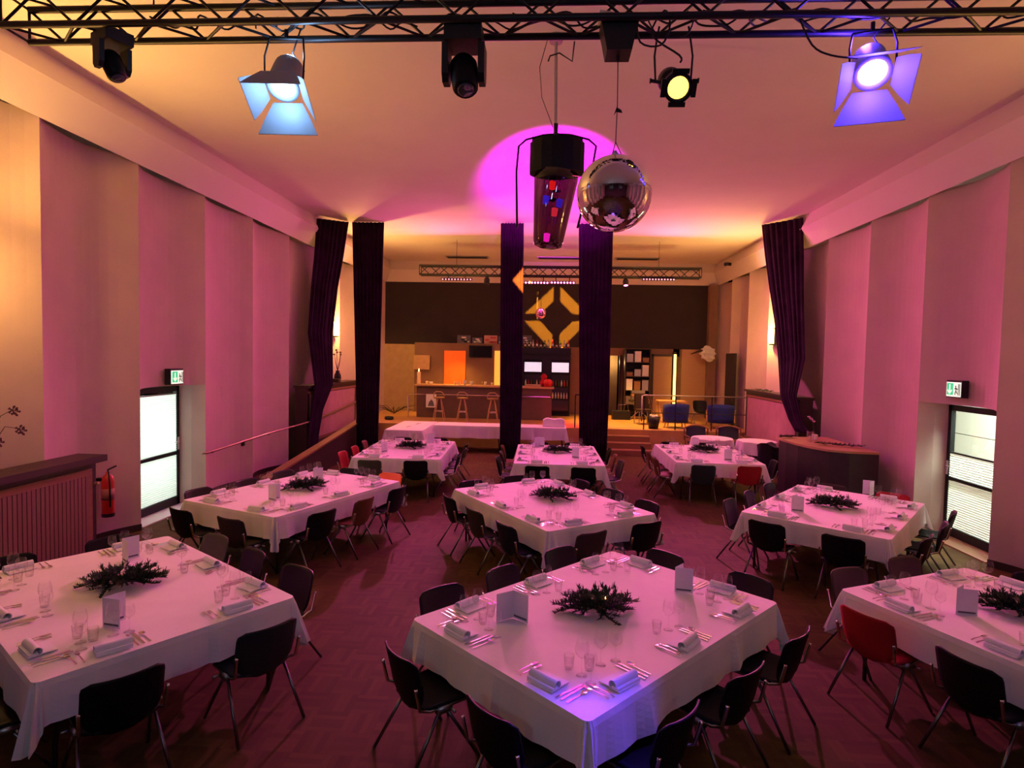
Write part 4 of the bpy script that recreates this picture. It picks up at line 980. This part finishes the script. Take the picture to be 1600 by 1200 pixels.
# back bar: wall unit, hatch, screen, notices
tag(MB().bbox((-4.86, 21.5, ZP + .001), (-1.2, 21.95, 3.18)).obj('back_bar_partition', M['brown']), 'brown partition wall behind the bar counter', 'partition')
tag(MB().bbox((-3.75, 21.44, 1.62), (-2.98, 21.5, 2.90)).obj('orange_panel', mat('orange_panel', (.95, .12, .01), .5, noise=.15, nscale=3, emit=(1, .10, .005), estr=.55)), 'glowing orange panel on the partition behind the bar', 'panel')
s = empty('wall_screen', (-2.43, 21.47, 2.89), 0, 'black flat screen above the bar beside the orange panel', 'screen')
MB().bbox((-.42, -.05, -.22), (.42, .02, .22)).obj('casing', M['bmetal'], s)
MB().bbox((-.395, -.055, -.195), (.395, -.05, .195)).obj('display', mat('screen_glass', (.01, .01, .02), .1), s)
tag(MB().bbox((-1.92, 21.44, 1.6), (-1.6, 21.5, 2.93)).obj('lit_opening', mat('lit_yellow', (1, .6, .15), .5, emit=(1, .42, .05), estr=.9)), 'narrow glowing yellow opening behind the bar', 'opening')
tag(MB().bbox((-4.88, 21.40, 2.2), (-4.28, 21.48, 2.72)).obj('notice_board', mat('notice_board', (.55, .36, .17), .8, noise=.08)), 'square pale notice board at the left end of the bar', 'board')
o_ = empty('pillar_candle', (-4.33, 19.85, 1.75), 0, 'tall lit candle in a glass at the left end of the bar', 'candle')
MB().lathe([(0, 0), (.08, 0), (.08, .14), (0, .14)], 14).obj('holder', M['glass'], o_)
MB().lathe([(0, .01), (.06, .01), (.06, .40), (0, .41)], 14).obj('candle', M['wax'], o_)
MB().lathe([(0, .41), (.018, .44), (.012, .48), (0, .53)], 8).obj('flame', M['flame'], o_)
for k, (x_, h_, r_, mt_) in enumerate(((-4.05, .10, .05, 'wax'), (-3.92, .08, .07, 'white'), (-3.1, .10, .05, 'wax'), (-2.95, .09, .05, 'wax'), (-2.78, .16, .06, 'white'), (-2.55, .12, .07, 'white'), (-2.4, .18, .03, 'glass'), (-2.2, .16, .03, 'glass'), (-2.08, .12, .05, 'white'), (-1.85, .10, .04, 'wax'))):
    o_ = empty('bar_cup', (x_, 19.85 + .05 * (k % 3), 1.75), 0, '%s on the bar counter, number %s from the tall candle' % ({'wax': 'small glowing cup candle', 'white': 'white cup', 'glass': 'slim clear glass'}[mt_], 'one two three four five six seven eight nine ten'.split()[k]), 'cup', 'cups and candles on the bar')
    MB().lathe([(0, 0), (r_ * .8, 0), (r_, h_), (r_ * .9, h_), (r_ * .7, .01), (0, .01)], 12).obj('cup', M[mt_], o_, smooth=True)
# pale sign boards standing along the ledge above the bar
for k, (x0, x1, h_, lb) in enumerate(((-3.33, -2.84, .30, 'leftmost sign, pale letters'), (-2.78, -2.40, .22, 'dark low sign with pale stripe'), (-2.34, -1.86, .31, 'pinkish rounded sign'), (-1.82, -1.36, .28, 'striped sign next to the narrow curtain'), (-.95, -.60, .33, 'round pale sign right of the narrow curtain'))):
    s = empty('bar_sign', ((x0 + x1) / 2, 21.7, 3.18), 0, lb + ' on the ledge above the bar', 'sign', 'signs above the bar'); hw = (x1 - x0) / 2
    MB().bbox((-hw, 0, 0), (hw, .05, h_)).obj('board', M['print_'] if k != 2 else mat('sign_pink', (.55, .3, .27), .7), s)
    g_ = random.Random(k)
    for j in range(4 if k else 5):
        zz = .04 + (h_ - .07) * (j % 3) / 3; xx = -hw + .03 + g_.random() * hw; MB().bbox((xx, -.012, zz), (min(hw - .01, xx + hw * (.5 + g_.random() * .5)), 0, zz + .05)).obj('lettering', M['white'] if k != 2 else M['red'], s)
# bottle shelf and glass door fridges
f = empty('bar_fridge_unit', (-.05, 21.2, ZP), 0, 'black shelf unit with two glass door bottle fridges behind the bar', 'fridge')
MB().bbox((-.86, .05, 0), (.86, .55, 2.42)).obj('cabinet', M['bmetal'], f)
MB().bbox((-.88, -.04, 2.20), (.88, .55, 2.24)).obj('shelf', M['bmetal'], f)
for x0 in (-.80, .17):
    d = MB().bbox((x0, -.02, .08), (x0 + .66, .05, 2.0)).obj('fridge_door', M['black'], f)
    MB().bbox((x0 + .03, -.028, 1.56), (x0 + .63, -.02, 1.90)).obj('lit_top_panel', mat('fridge_light', (.8, .85, 1), .4, emit=(.75, .8, 1), estr=.75, noise=.4, nscale=9), d)
    for r_ in range(3): MB().bbox((x0 + .03, -.026, .2 + .44 * r_), (x0 + .63, -.02, .58 + .44 * r_)).obj('pane', mat('fridge_pane', (.03, .03, .045), .15), d)
BOT = MB().lathe([(0, 0), (.036, 0), (.036, .17), (.028, .2), (.013, .23), (.013, .30), (0, .30)], 10).mesh('bottle', None, True)
BOT.materials.append(M['bmetal'])
BLB = MB().lathe([(.037, .05), (.0375, .05), (.0375, .13), (.037, .13)], 10).mesh('bottle_label', M['white'], True)
bcol = [mat('bottle_brown', (.12, .04, .01), .15), mat('bottle_green', (.02, .08, .03), .15), mat('bottle_clear', (.5, .45, .45), .1), mat('bottle_red', (.3, .02, .03), .15)]
bn = ['brown', 'green', 'clear', 'red']; on = 'first second third fourth fifth sixth seventh eighth ninth tenth eleventh twelfth'.split()
for k in range(12):
    bo = empty('liquor_bottle', (-.82 + .14 * k, 21.34 + .05 * (k % 2), ZP + 2.421), 0, '%s glass bottle on the shelf above the fridges, %s from the left' % (bn[k % 4], on[k]), 'bottle', 'bottles above the bar fridges')
    o = inst('glass_body', BOT, bo); o.material_slots[0].link = 'OBJECT'; o.material_slots[0].material = bcol[k % 4]; inst('bottle_label', BLB, bo)
    bo.scale = (1, 1, .8 + .25 * ((k * 5) % 4) / 3)
FBOT = MB().lathe([(0, 0), (.028, 0), (.028, .13), (.012, .18), (.012, .22), (0, .22)], 8).mesh('fridge_bottle', M['bmetal'], True)
for sh in range(2):
    for sd in range(2):
        for k in range(6):
            o = inst('fridge_bottle', FBOT, f, (-.80 + .97 * sd + .08 + .1 * k, -.055, .62 + .44 * sh)); o.material_slots[0].link = 'OBJECT'; o.material_slots[0].material = bcol[(k + sh * 2 + sd) % 4] if sh else MATS['bottle_clear']
for sh in range(2): MB().bbox((-.80, -.09, .60 + .44 * sh), (.83, -.02, .615 + .44 * sh)).obj('bottle_ledge', M['bmetal'], f)
o_ = empty('red_bucket', (.02, 19.85, 1.75), 0, 'red ice bucket on the right end of the bar', 'bucket')
MB().lathe([(0, 0), (.12, 0), (.14, .16), (.12, .22), (.06, .25), (0, .25)], 16).obj('bucket', mat('bucket_red_plastic', (.8, .02, .04), .4), o_, smooth=True)  # one strong red over the whole bucket
MB().tube([(-.13, 0, .16), (-.1, 0, .27), (.1, 0, .27), (.13, 0, .16)], .008, 6).obj('handle', M['bmetal'], o_)
o_ = empty('red_cloth_bundle', (-.12, 20.1, 1.75), 0, 'crumpled red cloth standing on the bar in front of the fridges', 'cloth')
MB().lathe([(0, 0), (.12, .02), (.14, .1), (.09, .22), (.11, .34), (.05, .42), (0, .43)], 9).obj('bundle', mat('red_fabric', (.5, .01, .02), .9, bump=.6, bscale=20), o_)
o_ = tag(MB().bbox((-.72, 19.7, 1.752), (-.2, 19.95, 1.82)).obj('tray', M['palewood']), 'flat pale wooden tray on the bar below the fridges', 'tray')

# ------------------------------------------------------------------ right part of the platform
d = struct(empty('door_3', (0, 0, 0)))
MB().bbox((3.84, 21.9, ZP), (4.5, 21.98, 2.85)).obj('door_leaf', M['palewood'], d)
for a_, b_ in (((3.76, ZP), (3.84, 2.93)), ((3.76, 2.85), (4.62, 2.93))): MB().bbox((a_[0], 21.86, a_[1]), (b_[0], 21.99, b_[1])).obj('door_frame', M['darkwood'], d)
s = empty('tube_light', (4.58, 21.78, .98), 0, 'bright yellow upright light tube beside the far door', 'light tube')
MB().tube([(0, 0, 0), (0, 0, 1.98)], .045, 12).obj('tube', mat('yellow_tube', (1, .9, .4), .4, emit=(1, .66, .13), estr=4), s)
MB().bbox((-.05, .04, -.05), (.05, .12, 2.03)).obj('mount', M['darkwood'], s)
for zz in (0, 1.98): MB().lathe([(.05, -.03), (.05, .03)], 12, (0, 0, zz)).obj('end_cap', M['bmetal'], s)
d = struct(empty('door_4', (0, 0, 0)))
MB().bbox((2.18, 21.95, ZP), (2.24, 22.3, 2.85)).obj('door_frame', M['darkwood'], d); MB().bbox((2.62, 21.95, ZP), (2.7, 22.1, 2.85)).obj('door_frame', M['darkwood'], d)
d = struct(empty('door_5', (0, 0, 0)))
MB().bbox((5.98, 19.55, ZP), (6.06, 20.45, 2.98)).obj('door_leaf', M['backdark'], d)
MB().lathe([(0, 0), (.03, 0), (.035, .03), (0, .05)], 10, (5.97, 19.75, 1.55), Matrix.Rotation(-pi / 2, 3, 'Y')).obj('door_handle', M['chrome'], d)
# shelf with stored things
sh = empty('storage_shelf', (3.2, 21.55, ZP), 0, 'dark open shelf crowded with boxes beside the far door', 'shelf')
for x in (-.44, .44): MB().bbox((x - .02, -.2, 0), (x + .02, .3, 2.45)).obj('side_panel', M['darkwood'], sh)
MB().bbox((-.42, .27, 0), (.42, .3, 2.45)).obj('back_panel', mat('navy_cloth', (.03, .025, .06), .9), sh)
for z in (.45, .95, 1.45, 1.95, 2.43): MB().bbox((-.42, -.2, z), (.42, .28, z + .025)).obj('shelf', M['darkwood'], sh)
g_ = random.Random(5); wn = 'lowest second third fourth'.split()
for r_, z in enumerate((.475, .975, 1.475, 1.975)):
    for k in range(3):
        hh = g_.uniform(.12, .38); x = -.28 + .28 * k
        cname = ['grey', 'pale', 'brown'][(k + r_) % 3]
        o_ = empty('storage_box', (3.2 + x, 21.55, ZP + z), 0, '%s box on the %s board of the dark shelf' % (cname, wn[r_]), 'box', 'boxes on the storage shelf')
        MB().bbox((-.11, -.15, 0), (.11, .15, hh)).obj('carton', {'grey': M['alu'], 'pale': M['paper'], 'brown': M['wood']}[cname], o_); MB().bbox((-.115, -.155, hh), (.115, .155, hh + .03)).obj('lid', {'grey': M['bmetal'], 'pale': M['paper'], 'brown': M['darkwood']}[cname], o_)
o_ = empty('instrument_case', (2.55, 20.6, ZP), 0, 'black case with steel handle on the lit platform floor', 'case')
MB().bbox((-.30, -.18, 0), (.30, .18, .30)).obj('case', M['bmetal'], o_); MB().tube([(-.1, 0, .3), (-.1, 0, .5), (.22, 0, .52), (.25, 0, .3)], .012, 6).obj('handle', M['chrome'], o_)
o_ = empty('keyboard_stand', (3.2, 20.7, ZP), 0, 'crossed-leg folding stand in front of the storage shelf', 'stand')
for sg in (-1, 1):
    MB().tube([(-.32 * sg, 0, .02), (.32 * sg, 0, .62)], .016, 6).obj('leg', M['alu'], o_); MB().tube([(-.32 * sg, -.2, .02), (-.32 * sg, .2, .02)], .016, 6).obj('foot', M['alu'], o_)
MB().bbox((-.36, -.16, .62), (.36, .16, .68)).obj('board', M['darkwood'], o_)
for k, (z, lb) in enumerate(((.69, 'bottom'), (.80, 'middle'), (.91, 'top'))): tag(MB().bbox((2.9, 20.58, ZP + z), (3.35, 20.88, ZP + z + .09)).obj('storage_box', M['wood'] if k % 2 else M['alu']), 'flat box on the crossed-leg stand, ' + lb + ' of three', 'box')
o_ = empty('stage_cloth_chair', (3.1, 19.25, ZP), R(10), 'dark draped chair behind the railing beside the potted plant', 'chair')
MB().bbox((-.22, -.22, .42), (.22, .22, .48)).obj('seat', M['darkwood'], o_); MB().shell(lambda u, v: (-.24 + .48 * u, .22 + .05 * sin(u * 8), .45 + .5 * v), 8, 3, lambda u, v: (0, .03, 0)).obj('backrest', M['darkwood'], o_)
for sx in (-1, 1):
    for sy in (-1, 1): MB().tube([(sx * .2, sy * .2, .42), (sx * .22, sy * .23, 0)], .015, 6).obj('leg', M['alu'], o_)
def armchair(x, y, rz, label):
    a = empty('armchair', (x, y, ZP), rz, label, 'armchair', 'blue armchairs on the platform')
    MB().shell(lambda u, v: ((.38 + .02 * v) * cos(pi + pi * u) * (1 if abs(cos(pi * u)) < 2 else 1), .30 * sin(pi + pi * u) - .02 - .06 * v, .18 + (.52 + .06 * sin(pi * u)) * v), 16, 4, lambda u, v: (-.07 * cos(pi + pi * u), -.07 * sin(pi + pi * u), 0)).obj('shell_back', M['blue'], a, smooth=True)
    MB().prism([(.30 * cos(k * pi / 8), .27 * sin(k * pi / 8) + .04) for k in range(16)], .22, .40).obj('seat_cushion', M['blue'], a)
    for sx in (-1, 1):
        for sy in (-1, 1): MB().tube([(sx * .24, sy * .2, .22), (sx * .27, sy * .23, 0)], .018, 8).obj('leg', M['palewood'], a)
        MB().tube([(sx * .40, -.05, .18), (sx * .41, .22, .52), (sx * .41, -.1, .56)], .02, 8).obj('arm', M['palewood'], a)
armchair(3.95, 18.5, R(0), 'blue upholstered armchair behind the railing, beside the plant pot')
armchair(5.35, 18.6, R(-12), 'blue upholstered armchair behind the railing, near the right wall')
o_ = make_chair(4.95, 19.35, pi, 'black', 'black chair on the platform between the two blue armchairs', 'other chairs'); o_.location.z = ZP
t = empty('side_table', (4.2, 19.9, ZP), 0, 'low pale wooden table behind the left blue armchair', 'table')
MB().bbox((-.55, -.3, .70), (.35, .3, .74)).obj('tabletop', M['palewood'], t)
for sx in (-.5, .3):
    for sy in (-.25, .25): MB().bbox((sx - .02, sy - .02, 0), (sx + .02, sy + .02, .70)).obj('leg', M['palewood'], t)
pt = empty('plant_pot', (3.22, 18.08, ZP), 0, 'black plant pot with white balls on the platform edge', 'plant pot')
MB().lathe([(0, 0), (.14, 0), (.2, .36), (.18, .36), (.13, .03), (0, .03)], 16).obj('pot', M['bmetal'], pt, smooth=True)
MB().lathe([(0, .30), (.18, .32)], 14).obj('soil', M['darkwood'], pt)
for k, (a_, z_) in enumerate(((0.3, .37), (2.5, .38), (4.5, .36), (1.4, .37))): MB().lathe([(0, -.05), (.035, -.035), (.05, 0), (.035, .035), (0, .05)], 10, (.09 * cos(a_), .09 * sin(a_), z_)).obj('white_ball', M['white'], pt, smooth=True)
for k in range(3): MB().tube([(.02 * k, 0, .3), (.05 * k - .1, .03, .7), (.1 * k - .2, .02, 1.0)], .006, 5).obj('twig', M['palewood'], pt)
# wooden chairs and round tables on the hall floor at the back right
def wood_chair(x, y, rz, label):
    c = empty('wooden_armchair', (x, y, 0), rz, label, 'chair', 'wooden chairs at the round tables')
    MB().bbox((-.25, -.24, .42), (.25, .24, .48)).obj('seat', M['navy'], c)
    MB().shell(lambda u, v: (-.27 + .54 * u, .26 - .03 * sin(pi * u) + .05 * v, .56 + (.28 + .05 * sin(pi * u)) * v), 10, 3, lambda u, v: (0, .025, 0)).obj('backrest', M['navy'], c)
    MB().tube([(-.32, .26, .5), (-.33, .29, .84), (-.16, .30, .90), (0, .30, .92), (.16, .30, .90), (.33, .29, .84), (.32, .26, .5)], .025, 8).obj('back_frame', M['wood'], c, smooth=True)
    for sx in (-1, 1):
        for sy in (-1, 1): MB().tube([(sx * .30, sy * .25, .5), (sx * .30, sy * .27, 0)], .02, 8).obj('leg', M['wood'], c)
        MB().tube([(sx * .32, .27, .64), (sx * .33, -.2, .64), (sx * .30, -.25, .5)], .02, 8).obj('armrest', M['wood'], c)
wood_chair(4.2, 16.55, R(4), 'wooden armchair with dark upholstery behind the left round table')
wood_chair(5.05, 16.55, R(-4), 'wooden armchair with dark upholstery behind the right round table')
def round_table(x, y, r, label):
    t = empty('round_table', (x, y, 0), 0, 'round table under ' + label, 'table', 'round tables')
    MB().lathe([(0, .71), (r - .02, .71), (r - .02, .745), (0, .745)], 28).obj('tabletop', M['board'], t)
    MB().tube([(0, 0, .02), (0, 0, .71)], .04).obj('column', M['bmetal'], t); MB().lathe([(0, 0), (.3, 0), (.28, .03), (0, .05)], 18).obj('base', M['bmetal'], t)
    m = MB(); n = 72; prof = [(r - .03, .753), (r, .753), (r + .01, .74), (r + .03, .6), (r + .05, .45)]
    vs = [((q + (.03 * sin(k * 2 * pi / n * 9) * (j - 1) / 3 if j > 1 else 0)) * cos(2 * pi * k / n), (q + (.03 * sin(k * 2 * pi / n * 9) * (j - 1) / 3 if j > 1 else 0)) * sin(2 * pi * k / n), z) for j, (q, z) in enumerate(prof) for k in range(n)]
    fs = [tuple(range(n))] + [(j * n + k, (j + 1) * n + k, (j + 1) * n + (k + 1) % n, j * n + (k + 1) % n) for j in range(4) for k in range(n)]
    o = m.add(vs, fs).obj('tablecloth', M['cloth'], loc=(x, y, 0)); tag(o, label, 'tablecloth', 'white tablecloths')
round_table(4.25, 15.45, .5, 'the white cloth of the left round table at the back right')
round_table(5.25, 15.1, .46, 'the white cloth of the right round table by the curtain')
s = empty('coat_on_chair', (4.98, 13.6, 0), 0, 'black fur coats thrown over a chair between table and console', 'coat')
def coat(u, v):
    a = 2 * pi * u; r = .30 * (1 - .35 * v) + .05 * sin(3 * a + 4 * v) + .03 * sin(7 * a)
    return (r * cos(a), r * .8 * sin(a), .25 + .62 * v + .05 * sin(2 * a))
cm = MB().grid(coat, 32, 8); cm.add([coat(k / 32, 1) for k in range(32)], [tuple(range(32))]); cm.obj('coat', M['fur'], s, smooth=True)
MB().grid(lambda u, v: (.30 + .14 * cos(2 * pi * u) * (1 - .3 * v), -.05 + .16 * sin(2 * pi * u), .2 + .5 * v), 16, 4).obj('sleeve', M['fur'], s, smooth=True)
for sx in (-1, 1):
    for sy in (-1, 1): MB().tube([(sx * .2, sy * .18, .45), (sx * .22, sy * .22, 0)], .012, 6).obj('leg', M['alu'], s)
# hanging white ornament in the right back corner, scattered plants at the left
s = empty('hanging_ornament', (5.55, 21.3, 3.02), 0, 'pale crumpled ornament mounted high in the right back corner', 'ornament')
def orn(u, v):
    a = 2 * pi * u; th = pi * v; r = .20 + .04 * sin(5 * a + 3 * th) + .03 * sin(9 * th)
    return (r * 1.2 * sin(th) * cos(a) + .12 * v, r * .7 * sin(th) * sin(a), r * cos(th) - .1 * v)
MB().grid(orn, 20, 10).obj('body', M['white'], s)
MB().tube([(-.05, 0, .1), (-.3, -.05, .02), (-.55, -.02, -.08)], [.05, .04, .01], 8).obj('branch', M['darkwood'], s)
MB().tube([(.1, .1, .0), (.1, .45, .05)], .02, 6).obj('mount', M['bmetal'], s)
s = empty('dry_branches', (-5.3, 20.4, ZP), 0, 'tangle of dark dry branches on the platform left of the bar', 'branches')
g_ = random.Random(11)
for k in range(12):
    a = g_.random() * 6.28; l = g_.uniform(.4, .8); MB().tube([(0, 0, .03), (l * .5 * cos(a), l * .4 * sin(a), .15 + .15 * g_.random()), (l * cos(a), l * .7 * sin(a), .1 + .35 * g_.random())], [.015, .01, .004], 5).obj('branch', M['twig'], s)
tag(MB().lathe([(0, 0), (.13, 0), (.15, .05), (.13, .1), (0, .12)], 12, (-5.0, 18.6, ZP)).obj('dark_cushion', M['bmetal'], smooth=True), 'small dark round cushion on the platform left of the bar', 'cushion')

# ------------------------------------------------------------------ amber gobo patterns thrown on the back wall and the narrow curtain
def gobo(name, loc, target, energy, size, poly_nodes):
    lo = light(name, 'SPOT', loc, (1, .36, .02), energy, Vector(target) - Vector(loc), spot_size=size, spot_blend=.0, shadow_soft_size=.035)
    l = lo.data; l.use_nodes = True; nt = l.node_tree; em = nt.nodes['Emission']
    tc = nt.nodes.new('ShaderNodeTexCoord'); sp = nt.nodes.new('ShaderNodeSeparateXYZ'); nt.links.new(tc.outputs['Normal'], sp.inputs[0])
    def mth(op, a, b=None):
        n = nt.nodes.new('ShaderNodeMath'); n.operation = op
        for i, v_ in enumerate((a, b)):
            if v_ is None: continue
            if isinstance(v_, (int, float)): n.inputs[i].default_value = v_
            else: nt.links.new(v_, n.inputs[i])
        return n.outputs[0]
    az = mth('ABSOLUTE', sp.outputs[2]); u = mth('DIVIDE', sp.outputs[0], az); v_ = mth('DIVIDE', sp.outputs[1], az)
    nt.links.new(poly_nodes(mth, u, v_), em.inputs['Strength'])
def ring(mth, u, v):
    u = mth('ABSOLUTE', u); v = mth('ABSOLUTE', v); s_ = mth('ADD', u, v)
    r = mth('MULTIPLY', mth('GREATER_THAN', s_, .17), mth('LESS_THAN', s_, .30))
    return mth('MULTIPLY', r, mth('MULTIPLY', mth('GREATER_THAN', u, .03), mth('GREATER_THAN', v, .03)))
gobo('gobo_spot', (.42, 17.78, 4.85), (.28, 22, 4.2), 9000, R(42), ring)
def chevron(mth, u, v):
    a = mth('ABSOLUTE', v); return mth('MULTIPLY', mth('LESS_THAN', u, .0), mth('LESS_THAN', mth('ADD', mth('MULTIPLY', u, -1.15), a), .030))
gobo('gobo_spot', (-1.1, 4.5, 4.85), (-.67, 15.6, 4.72), 420000, R(7.5), chevron)
